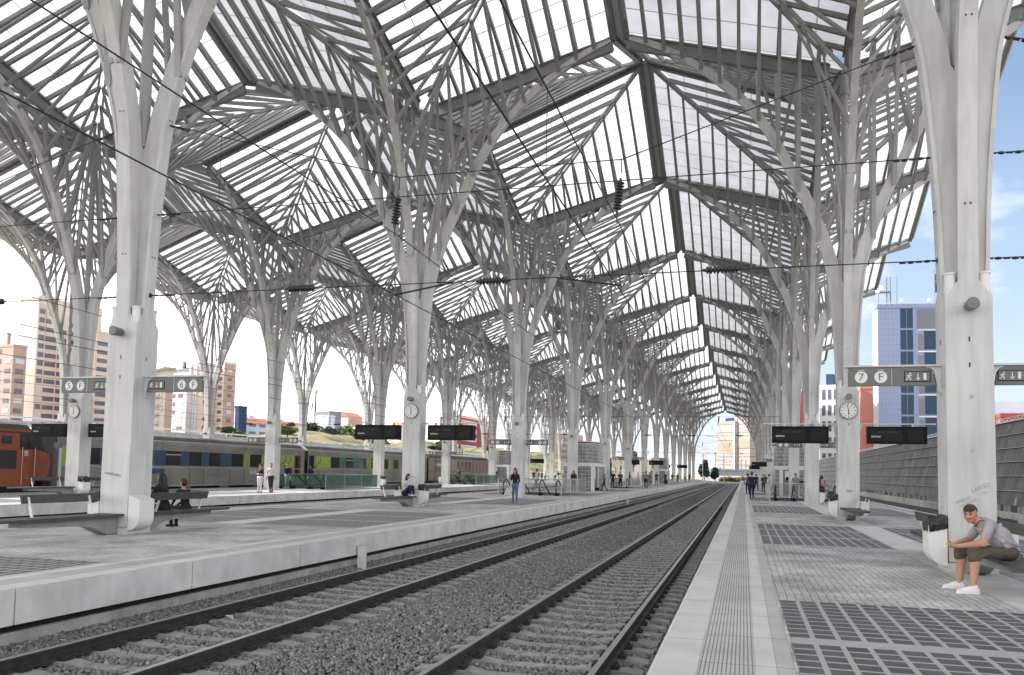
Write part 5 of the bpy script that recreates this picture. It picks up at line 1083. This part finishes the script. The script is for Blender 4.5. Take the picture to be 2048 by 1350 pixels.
def person(label,x,y,rot,H=1.72,skin=SKIN,hair=HAIRK,top=BLK,low=NVY,shoe=BLK,pose='stand',arms='down',longhair=False,sleeve=True,vox=.022,group=None,z=0,w=1.,cap=None,skirt=False):
    """faces local -Y; x to its left hand side is +X"""
    s=H/1.75; M_=[skin,hair,top,low,shoe,WHT if cap is None else cap]
    P=[]; S_=lambda p:tuple(q*s for q in p)
    def c(a,b_,ra,rb,m,k=.03,*f): P.append((S_(a),S_(b_),ra*s,rb*s,m,k*s,*f))
    lift=0
    if pose in('stand','lean'): hipz=.92; kn=[(-.10,-.01,.50),(.10,-.02,.50)]; an=[(-.11,.02,.09),(.11,.0,.09)]
    elif pose=='walk': hipz=.91; kn=[(-.09,-.16,.50),(.09,.02,.49)]; an=[(-.09,-.26,.10),(.09,.28,.14)]
    elif pose=='sit': hipz=.53; kn=[(-.11,-.44,.53),(.11,-.44,.53)]; an=[(-.11,-.46,.09),(.11,-.42,.09)]
    elif pose=='crouch': hipz=.12; kn=[(-.10,-.32,.42),(.08,-.34,.41)]; an=[(-.10,-.36,.07),(.08,-.40,.07)]
    elif pose=='crossed': hipz=.92; kn=[(-.05,-.06,.50),(.08,-.02,.50)]; an=[(.02,-.12,.09),(.10,.02,.09)]
    hips=[(-.095*w,0,hipz),(.095*w,0,hipz)]; fw=-.10 if pose in('sit','crouch') else 0
    if pose=='crouch': fw=-.12
    neck=(0,fw,hipz+.54); chest=(0,fw*.6,hipz+.36); sh=[(-.185*w,fw,hipz+.49),(.185*w,fw,hipz+.49)]
    c((-.07*w,0,hipz),(.07*w,0,hipz),.125*w,.125*w,3,.05,(0,1,0),1.15)
    c((0,.0,hipz+.08),chest,.125*w,.145*w,2,.06,(0,1,0),1.35); c((-.10*w,fw*.9,hipz+.42),(.10*w,fw*.9,hipz+.42),.10,.10,2,.05,(0,1,0),1.1)
    c((sh[0][0]*.8,fw,hipz+.485),(sh[1][0]*.8,fw,hipz+.485),.062,.062,2,.04)
    c(neck,(0,fw-.015,hipz+.62),.052,.05,0,.02)
    hd=(0,fw-.025,hipz+.72); c((hd[0],hd[1]+.01,hd[2]+.02),(hd[0],hd[1]-.02,hd[2]-.045),.088,.068,0,.03)
    c((hd[0],hd[1]-.085,hd[2]+.005),(hd[0],hd[1]-.105,hd[2]-.03),.012,.017,0,.012)
    for q in(-1,1): c((q*.085,hd[1]+.01,hd[2]+.0),(q*.088,hd[1]+.01,hd[2]-.03),.018,.014,0,.01)
    c((0,hd[1]+.035,hd[2]+.045),(0,hd[1]+.0,hd[2]+.07),.088,.08,5 if cap is not None else 1,.015); c((0,hd[1]+.05,hd[2]),(0,hd[1]+.045,hd[2]+.02),.082,.085,1,.015)
    if longhair:
        c((0,hd[1]+.05,hd[2]-.02),(0,hd[1]+.09,hd[2]-.22),.095,.085,1,.03); 
        for q in(-1,1): c((q*.075,hd[1]+.02,hd[2]+.0),(q*.10,hd[1]+.03,hd[2]-.19),.040,.045,1,.02)
    for i in(0,1):
        c(hips[i],kn[i],.098*w,.068,3,.04); c(kn[i],an[i],.066,.047,3,.02); a=an[i]; c((a[0],a[1]+.03,.045),(a[0]*1.15,a[1]-.15,.035),.045,.036,4,.02)
        if skirt: c(hips[i],kn[i],.12,.10,3,.05)
    q={'down':[((-.25,.02,.83+.0),None),((.25,.02,.83),None)]}
    def arm(i,el,wr):
        el=(el[0],el[1]+fw,hipz+el[2]); wr=(wr[0],wr[1]+fw,hipz+wr[2]); sk=2 if sleeve else 0
        c(sh[i],el,.058,.045,2,.03); c(el,wr,.043,.030,sk,.012); e=Vector(wr)-Vector(el); e.normalize(); hh=Vector(wr)+e*.085
        side=e.cross(Vector((0,1,0))); side=side.normalized() if side.length>.1 else Vector((1,0,0))
        c(wr,tuple(Vector(wr)+e*.06),.030,.034,0,.012)
        for j in range(4):
            o=side*((j-1.5)*.017); c(tuple(Vector(wr)+e*.05+o),tuple(Vector(wr)+e*(.13+.012*(j in(1,2)))+o*1.1+Vector((0,-.015,0))),.011,.009,0,.006)
        c(tuple(Vector(wr)+e*.02),tuple(Vector(wr)+e*.07+side*.045*(1 if i else -1)+Vector((0,-.02,0))),.013,.010,0,.006)
    if arms=='down': arm(0,(-.25,.03,.22),(-.26,-.03,-.02)); arm(1,(.25,.03,.22),(.26,-.03,-.02))
    elif arms=='folded': arm(0,(-.24,.0,.22),(.02,-.18,.24)); arm(1,(.24,.0,.22),(-.02,-.20,.20))
    elif arms=='face': arm(0,(-.22,-.02,.26),(-.02,-.15,.60)); arm(1,(.22,.03,.22),(.14,-.02,-.02))
    elif arms=='pockets': arm(0,(-.27,.05,.22),(-.19,-.04,.02)); arm(1,(.27,.05,.22),(.19,-.04,.02))
    elif arms=='front': arm(0,(-.23,-.02,.22),(-.08,-.20,.16)); arm(1,(.23,-.02,.22),(.08,-.20,.16))
    elif arms=='knees': arm(0,(-.22,-.12,.24),(-.10,-.32,.10)); arm(1,(.22,-.12,.24),(.10,-.32,.10))
    elif arms=='look': arm(0,(-.36,-.18,.47),(-.10,-.22,.68)); arm(1,(.24,-.05,.22),(.20,-.22,.18))
    o=thing('person',label,'person',(x,y,z),R(rot),group)
    link('body',sdf_mesh('body',P,vox,M_),o); return o
def backpack(x,y,z,rot,c,label,sz=1.):
    P=[((0,0,-.12*sz),(0,0,.12*sz),.13*sz,.11*sz,0,.02,(0,1,0),1.4),((0,-.05*sz,-.12*sz),(0,-.05*sz,-.02),.09*sz,.08*sz,0,.02)]
    t_=thing('backpack',label,'bag',(x,y,z),R(rot)); link('bag_body',sdf_mesh('bag_body',P,.02,[c]),t_)
    m=MB(); [m.tube([(q*.08,.08,.12),(q*.10,.17,.10),(q*.08,.08,-.12)],.012,5) for q in(-1,1)]; m.build('strap',BLK,t_)
# standing woman across the near tracks
person('woman in a black jumper and jeans standing alone on the platform across the tracks',-14.2,23.0,0-12,1.66,hair=HAIRR,top=BLK,low=JEAN,shoe=GRYC,arms='face',longhair=True,vox=.018)
t_=thing('handbag','white carrier bag held low by the standing woman','bag',(-14.49,22.82,.42)); m=MB(); m.prism([(-.20,0),(.14,0),(.20,.24),(-.06,.30)],'y',-.05,.05); m.build('bag_body',WHT,t_,fix=True); m=MB(); m.tube([(-.03,0,.28),(.0,0,.44),(.12,0,.26)],.008,5); m.build('handle',WHT,t_)
# couple and backpacker by the train
person('woman in black top and white trousers beside the platform column',-31.3,28.3,-10,1.66,hair=HAIRB,top=BLK,low=WHT,shoe=GRYC,arms='folded',sleeve=False,w=1.12,group='couple standing by the column')
person('man in pale shirt and dark trousers next to the woman in white trousers',-30.95,28.9,15,1.74,hair=GRYC,top=WHT,low=BRNC,arms='down',pose='crossed',group='couple standing by the column')
person('person in a dark jacket and light jeans walking by the green glass railing',-35.2,38.0,75,1.76,top=NVY,low=LJEAN,shoe=WHT,arms='front',group='people on the platforms')
backpack(-34.98,38.05,1.28,80,BLK,'black backpack worn by the person in light jeans')
person('person in a blue jacket at the open red train door',-37.9,46.2,95,1.7,top=NVY,low=JEAN,arms='down',group='people on the platforms')
# bench people
SE=.455-.42
person('long haired woman in black sitting with her back turned on the left bench',-17.02,1.35,-90,1.70,hair=HAIRK,top=BLK,low=BLK,pose='sit',arms='knees',longhair=True,vox=.016,group='two women sitting on a bench')
person('short haired woman in black, right one of the two on the left bench',-17.0,2.12,-100,1.52,hair=HAIRR,top=BLK,low=BLK,pose='sit',arms='knees',vox=.016,group='two women sitting on a bench')
person('girl with long black hair crouching on the bench, shading her eyes',-16.95,16.05,78,1.62,hair=HAIRK,top=WHT,low=NVY,shoe=WHT,pose='crouch',arms='look',longhair=True,vox=.016,z=.45,skin=SKIN)
# right platform
person('man in a black coat walking away down the right platform',-3.13,43.4,182,1.78,top=NVY,low=NVY,hair=HAIRK,pose='walk',arms='pockets',w=1.22,group='people on the platforms')
person('person in grey leaning on the escalator railing with folded arms',-.05,48.0,10,1.74,top=GRYC,low=GRYC,pose='crossed',arms='folded',group='people on the platforms')
person('man in a white shirt carrying a dark bag left of the second column',.72,49.9,-80,1.76,top=WHT,low=BLK,arms='front',group='people on the platforms')
t_=thing('shoulder_bag','dark bag hanging in front of the man in the white shirt','bag',(.42,49.7,.92)); m=MB(); m.prism([(-.2,0),(.2,0),(.18,.3),(-.18,.3)],'y',-.07,.07); m.build('bag_body',BLK,t_,fix=True); m=MB(); m.tube([(-.15,0,.3),(.15,0,.62),(.2,0,.3)],.012,5); m.build('strap',BLK,t_)
person('girl in black right of the second column of the right platform',1.06,40.4,160,1.62,top=BLK,low=BLK,longhair=True,arms='front',group='people on the platforms'); backpack(1.12,40.18,1.16,-20,PINKC,'pink backpack on the girl in black',1.05)
person('tall man in dark grey standing left of the clock column, right platform',2.15,40.9,70,1.84,skin=SKIND,top=DGRY,low=DGRY,arms='down',group='people on the platforms')
t_=thing('suitcase','dark rounded suitcase on the floor behind the pink backpack','luggage',(1.75,42.2,.01)); link('case',sdf_mesh('case',[((0,0,.2),(0,0,.42),.21,.19,0,.02,(0,1,0),1.3)],.025,[DGRY]),t_); m=MB(); m.tube([(-.1,0,.6),(-.1,0,.85),(.1,0,.85),(.1,0,.6)],.012,5); m.build('handle',BLK,t_)
for i,(x,y,rot,H,tp,lw,ps,ar,lb) in enumerate(((-3.35,55,180,1.7,GRYC,DGRY,'stand','down','person half hidden behind the man in the black coat'),(-1.9,66,30,1.65,DGRY,DGRY,'stand','front','person in dark clothes beside the right lift tower'),(-1.5,62,80,1.7,WHT,GRYC,'walk','front','person in white near the right lift tower'),(-2.4,76,150,1.7,BLK,DGRY,'walk','down','person in black far down the right platform'),
    (-1.2,88,0,1.72,NVY,DGRY,'stand','folded','person in navy far down the right platform'),(-2.9,110,0,1.7,GRYC,NVY,'stand','down','grey figure far down the right platform'))):
    person(lb,x,y,rot,H,top=tp,low=lw,pose=ps,arms=ar,vox=.03,group='people on the platforms')
# platform across the near tracks
L_=[(-15.1,55.4,-60,1.45,GRYC,DGRY,'walk','down','child in grey pulling a black case past the glass lift'),(-16.2,47.5,10,1.65,BLK,BLK,'stand','front','long haired person in black behind the glass railing'),(-13.45,72.3,175,1.78,MAUVE,NVY,'stand','pockets','man in a mauve shirt and dark trousers seen from behind'),
 (-17.8,66.5,-20,1.72,WHT,DGRY,'walk','front','person in a white top right of the glass lift'),(-16.2,67.5,20,1.75,BLK,BLK,'stand','down','man in black right of the glass lift'),(-15.6,68.6,-10,1.72,DGRY,BLK,'stand','folded','person in dark grey right of the glass lift'),
 (-19.4,66,60,1.68,WHT,GRYC,'stand','down','person in white behind the men right of the lift'),(-15.9,78,100,1.72,BRNC,DGRY,'stand','front','person in brown left of the man in mauve'),(-15.2,85.5,30,1.72,GRYC,GRYC,'stand','down','person in grey right of the man in mauve'),(-14.8,88,-30,1.7,GRNC,GRYC,'stand','folded','person in green grey right of the man in mauve'),
 (-16.4,90,0,1.66,WHT,LJEAN,'walk','front','person in white behind the group on the middle platform'),(-15.4,103,10,1.8,DGRY,DGRY,'stand','front','tall dark figure before the far displays'),(-16.6,106,60,1.7,GRYC,BLK,'stand','down','grey figure before the far displays'),(-15.6,119,0,1.74,BLK,DGRY,'stand','down','black figure beside the far lift'),(-14.9,124,-20,1.7,BRNC,LJEAN,'walk','front','brown figure beside the far lift'),
 (-16.8,131,0,1.72,BLK,NVY,'stand','folded','dark figure beyond the far lift'),(-15.2,139,0,1.7,DGRY,DGRY,'stand','down','grey figure beyond the far lift'),(-16.0,150,40,1.7,BLK,BLK,'stand','front','distant figure in black near the platform end'),(-15.1,158,0,1.7,WHT,DGRY,'walk','down','distant figure in white near the platform end'),(-15.0,170,0,1.72,BLK,BLK,'stand','pockets','last distant figure near the platform end'),
 (-20.2,52,-90,1.74,WHT,GRYC,'walk','front','man in a white shirt beyond the glass railing left of the lift')]
for x,y,rot,H,tp,lw,ps,ar,lb in L_: person(lb,x,y,rot,H,top=tp,low=lw,pose=ps,arms=ar,vox=.03,group='people on the platforms',longhair='long haired' in lb)
t_=thing('suitcase','black wheeled case beside the walking child in grey','luggage',(-15.75,55.0,.01)); m=MB(); m.box(-.28,.28,-.15,.15,.05,.28); m.build('case',BLK,t_); m=MB(); m.beam((.25,0,.25),(.55,0,.62),.03,.03); m.build('handle',BLK,t_); m=MB(); [m.tube([(x-.02,y,.04),(x+.02,y,.04)],.04,8) for x in(-.2,.2) for y in(-.1,.1)]; m.build('wheel',BLK,t_)
t_=thing('suitcase','dark upright luggage by the far column across the tracks','luggage',(-14.9,112,.01)); m=MB(); m.box(-.25,.25,-.15,.15,.05,.7); m.build('case',BLK,t_); m=MB(); m.tube([(-.1,0,.7),(-.1,0,.95),(.1,0,.95),(.1,0,.7)],.012,5); m.build('handle',BLK,t_)
# train platform
for x,y,rot,H,tp,lw,ps,ar,lb in ((-35.5,76.5,-20,1.78,DGRY,DGRY,'walk','down','dark figure walking past the last coach windows'),(-36.4,106,0,1.7,WHT,WHT,'stand','down','white figure by the pale lift tower beyond the train'),(-35.2,107.5,0,1.75,BLK,BLK,'stand','folded','black figure by the pale lift tower beyond the train'),(-34.6,109,0,1.7,BLK,DGRY,'walk','down','second black figure by the pale lift tower'),(-24.8-8,96,0,1.74,WHT,GRYC,'walk','front','man in white beyond the escalator loops')):
    person(lb,x,y,rot,H,top=tp,low=lw,pose=ps,arms=ar,vox=.03,group='people on the platforms')
# waiting people far off: five bodies, repeated
protos=[]; spots=[(-33.5-1.1*(i%4)-.3*i*.1,112+2.6*i) for i in range(22)]
cols=[(WHT,JEAN),(REDC,BLK),(BLK,DGRY),(GRYC,NVY),(NVY,LJEAN),(WHT,BLK),(BRNC,GRYC)]
cn=['white top and jeans','red top','black','grey','navy jacket','white shirt and black trousers','brown']
for i,(x,y) in enumerate(spots):
    tp,lw=cols[i%7]
    if i<7: o=person(f'x',x,y,random.uniform(-90,90),1.62+.03*(i%5),top=tp,low=lw,pose=['stand','walk','stand'][i%3],arms=['down','front','folded'][i%3],vox=.04,group='people waiting far down the train platform'); protos.append(o)
    else: o=copy_tree(protos[i%7],None,(x,y,0),random.uniform(-1.5,1.5))
    o['label']=f'tiny far figure in {cn[i%7]}, {["nearest","middle","farther","farthest"][i//7]} in the crowd beyond the train'
# ------------------------------------------------------------------ the young man on the bench
def young_man():
    o=thing('person','young man in a grey T-shirt and brown shorts sitting bent forward on the bench','person',(0,0,0)); Vn=lambda *a:np.array(a,float)
    hc=Vn(-.665,-3.07,1.065); Fd=Vn(-.50,-.84,-.20); Fd/=np.linalg.norm(Fd); up=Vn(-.10,-.08,1.0); Rt=np.cross(Fd,up); Rt/=np.linalg.norm(Rt); Up=np.cross(Rt,Fd)
    T=lambda r_,f,u: tuple(hc+Rt*r_+Fd*f+Up*u)
    S=[]  # skin: 0 skin,1 lips,2 eye,3 brow
    def c(a,b_,ra,rb,m=0,k=.02,*f): S.append((a,b_,ra,rb,m,k,*f))
    c(T(0,-.018,.022),T(0,.0,.035),.083,.080,0,.02); c(T(0,.012,-.01),T(0,.032,-.062),.068,.046,0,.03); c(T(0,.05,-.085),T(0,.056,-.088),.030,.028,0,.02)
    for s in(-1,1):
        c(T(s*.036,.045,-.02),T(s*.045,.02,-.05),.034,.030,0,.02); c(T(s*.076,-.005,.012),T(s*.080,-.012,-.022),.019,.013,0,.008,tuple(Rt),1.6)
    c(T(0,.070,.030),T(0,.088,-.018),.014,.015,0,.018); c(T(0,.094,-.022),T(0,.097,-.026),.015,.014,0,.008); 
    for s in(-1,1):
        c(T(s*.012,.086,-.030),T(s*.014,.085,-.030),.010,.010,0,.006); c(T(s*.018,.082,.038),T(s*.052,.066,.036),.013,.012,0,.012)
        c(T(s*.020,.087,.041),T(s*.050,.071,.042),.009,.007,3,.003,(0,0,1),1.0); c(T(s*.031,.074,.016),T(s*.036,.072,.016),.010,.010,2,.004)
    c(T(-.022,.076,-.055),T(.022,.076,-.055),.009,.009,1,.005); c(T(-.016,.077,-.062),T(.016,.077,-.062),.009,.009,1,.005)
    nb=Vn(-.525,-3.0,.955); c(tuple(nb+Vn(.03,0,-.03)),tuple(hc+Fd*-.02+Up*-.06),.064,.058,0,.02)
    # torso core, arms and legs
    c((-.20,-3.0,.60),(-.44,-3.0,.86),.11,.12,0,.04); c((-.44,-3.12,.89),(-.46,-2.90,.87),.07,.07,0,.04)
    aL=[(-.45,-3.19,.92),(-.565,-3.30,.685),(-.82,-3.12,.625)]; aR=[(-.50,-2.83,.89),(-.60,-2.73,.70),(-.845,-2.97,.640)]
    for A_ in(aL,aR):
        c(A_[0],A_[1],.056,.046,0,.02); c(A_[1],tuple(.6*Vn(*A_[1])+.4*Vn(*A_[2])),.047,.043,0,.015); c(tuple(.6*Vn(*A_[1])+.4*Vn(*A_[2])),A_[2],.043,.028,0,.015)
    # hands clasped: palms and fingers folded over one another
    def hand(wr,dirv,curl,nrm,thumb,off):
        wr=Vn(*wr); d=Vn(*dirv); d/=np.linalg.norm(d); n_=Vn(*nrm); n_-=d*(n_@d); n_/=np.linalg.norm(n_); s_=np.cross(d,n_)
        c(tuple(wr),tuple(wr+d*.055),.027,.033,0,.012,tuple(n_),1.35)
        for j,(ln,oo) in enumerate(((.030,-.030),(.036,-.010),(.034,.010),(.026,.029))):
            k0=wr+d*(.070)+s_*oo; k1=k0+d*ln+n_*.008; k2=k1+(d*(1-curl)+n_*curl)*ln*.85; k3=k2+(n_*1.0-d*.35*curl)*ln*.65
            c(tuple(k0-d*.015),tuple(k1),.0115,.0105,0,.005); c(tuple(k1),tuple(k2),.0105,.0098,0,.004); c(tuple(k2),tuple(k3),.0098,.0085,0,.004)
        t0=wr+d*.02+s_*thumb*.024; t1=t0+d*.035+s_*thumb*.020+n_*.018; t2=t1+d*.028+n_*.012; c(tuple(t0),tuple(t1),.014,.012,0,.008); c(tuple(t1),tuple(t2),.012,.0095,0,.004)
    hand(aL[2],(-.9,.42,-.18),.75,(.05,.55,.85),-1,0); hand(aR[2],(-.9,-.42,-.20),.6,(.0,-.75,.60),1,0)
    kL=(-.675,-3.25,.555); kR=(-.745,-2.82,.550); hL=(-.20,-3.11,.555); hR=(-.20,-2.89,.555); nL=(-.70,-3.31,.105); nR=(-.755,-2.81,.105)
    for h,k,n_ in((hL,kL,nL),(hR,kR,nR)):
        c(h,k,.088,.064,0,.03); mid=tuple(.68*Vn(*k)+.32*Vn(*n_)+Vn(.018,0,0)); c(k,mid,.064,.065,0,.02); c(mid,n_,.063,.040,0,.02)
    link('body',sdf_mesh('body',S,.0062,[SKIN,LIP,EYE,HAIRB]),o)
    # hair: cap over the skull, short fringe
    Hp=[(T(0,-.030,.045),T(0,.012,.058),.085,.074,0,.012),(T(0,-.045,.0),T(0,-.045,.03),.072,.078,0,.012),(T(-.034,.055,.085),T(.034,.055,.085),.026,.026,0,.02),(T(0,.0,.09),T(0,.045,.095),.045,.036,0,.02)]
    for s in(-1,1): Hp.append((T(s*.062,-.006,.035),T(s*.070,.006,.008),.020,.010,0,.012))
    link('hair',sdf_mesh('hair',Hp,.006,[HAIRB]),o)
    # T-shirt
    Tp=[((-.185,-3.0,.60),(-.30,-3.0,.76),.128,.138,0,.05,(0,1,0),.84),((-.30,-3.0,.76),(-.44,-3.0,.885),.138,.122,0,.06,(0,1,0),.78),((-.43,-3.13,.905),(-.47,-2.89,.885),.078,.078,0,.05),
        (aL[0],tuple(.38*Vn(*aL[0])+.62*Vn(*aL[1])),.064,.062,0,.03),(aR[0],tuple(.38*Vn(*aR[0])+.62*Vn(*aR[1])),.062,.060,0,.03),((-.47,-3.0,.935),(-.51,-3.0,.955),.078,.074,0,.03),
        # folds across the back and belly
        ((-.10,-3.13,.66),(-.24,-3.16,.72),.022,.018,0,.02),((-.09,-3.1,.60),(-.26,-3.17,.64),.022,.016,0,.02),((-.30,-3.17,.70),(-.40,-3.15,.78),.020,.016,0,.02),((-.20,-3.16,.60),(-.32,-3.16,.60),.022,.016,0,.02),
        ((-.575,-3.015,.985),(-.61,-3.03,.93),.066,.055,0,-1),((-.60,-3.05,.93),(-.56,-3.07,.86),.045,.018,0,-1)]
    link('t_shirt',sdf_mesh('t_shirt',Tp,.0075,[TEE]),o)
    m=MB(); 
    pts=[(-.535+.062*math.cos(a),-3.02+.075*math.sin(a),.985-.055*math.cos(a)*0-.10*max(0,-math.cos(a))**2) for a in [2*math.pi*i/20 for i in range(21)]]; m.tube(pts,.006,5,0,False); m.build('collar',DGRY,o)
    # shorts
    Sp=[((-.19,-3.08,.56),(-.19,-2.92,.56),.112,.112,0,.04,(0,0,1),1.12),(hL,tuple(.10*Vn(*hL)+.90*Vn(*kL)),.090,.076,0,.03),(hR,tuple(.10*Vn(*hR)+.90*Vn(*kR)),.090,.075,0,.03),
        (kL,(-.672,-3.262,.475),.080,.080,0,.02),(kR,(-.742,-2.815,.465),.078,.078,0,.02),((-.30,-3.19,.60),(-.45,-3.24,.56),.030,.022,0,.02),((-.5,-3.27,.54),(-.6,-3.3,.50),.024,.018,0,.02),
        ((-.668,-3.268,.37),(-.668,-3.268,.36),.085,.085,0,-1),((-.738,-2.815,.36),(-.738,-2.815,.35),.085,.085,0,-1)]
    link('shorts',sdf_mesh('shorts',Sp,.0075,[SHORT]),o)
    for a,ang in(((-.70,-3.315),R(4)),((-.755,-2.805),R(-3))):
        dx,dy=-math.cos(ang),-math.sin(ang); X=lambda f,z,s=0:(a[0]+dx*f-dy*s,a[1]+dy*f+dx*s,z)
        Q=[(X(-.045,.045),X(.06,.048),.045,.043,0,.02),(X(.06,.044),X(.18,.034),.038,.033,0,.02),(X(-.035,.06),X(-.02,.10),.043,.042,0,.015),(X(-.01,.09),X(.09,.065),.040,.034,0,.02),(X(-.05,.014),X(.185,.013),.043,.040,0,.008,(0,0,1),3.2),(X(0,.135),X(0,.16),.036,.036,0,-1)]
        s_=link('shoe',sdf_mesh('shoe',Q,.006,[SHOE]),o); m=MB()
        for i in range(4): m.tube([X(.035+.025*i,.098-.011*i,-.024),X(.045+.025*i,.107-.011*i,0),X(.035+.025*i,.098-.011*i,.024)],.004,4)
        m.build('lace',WHT,s_)
young_man()
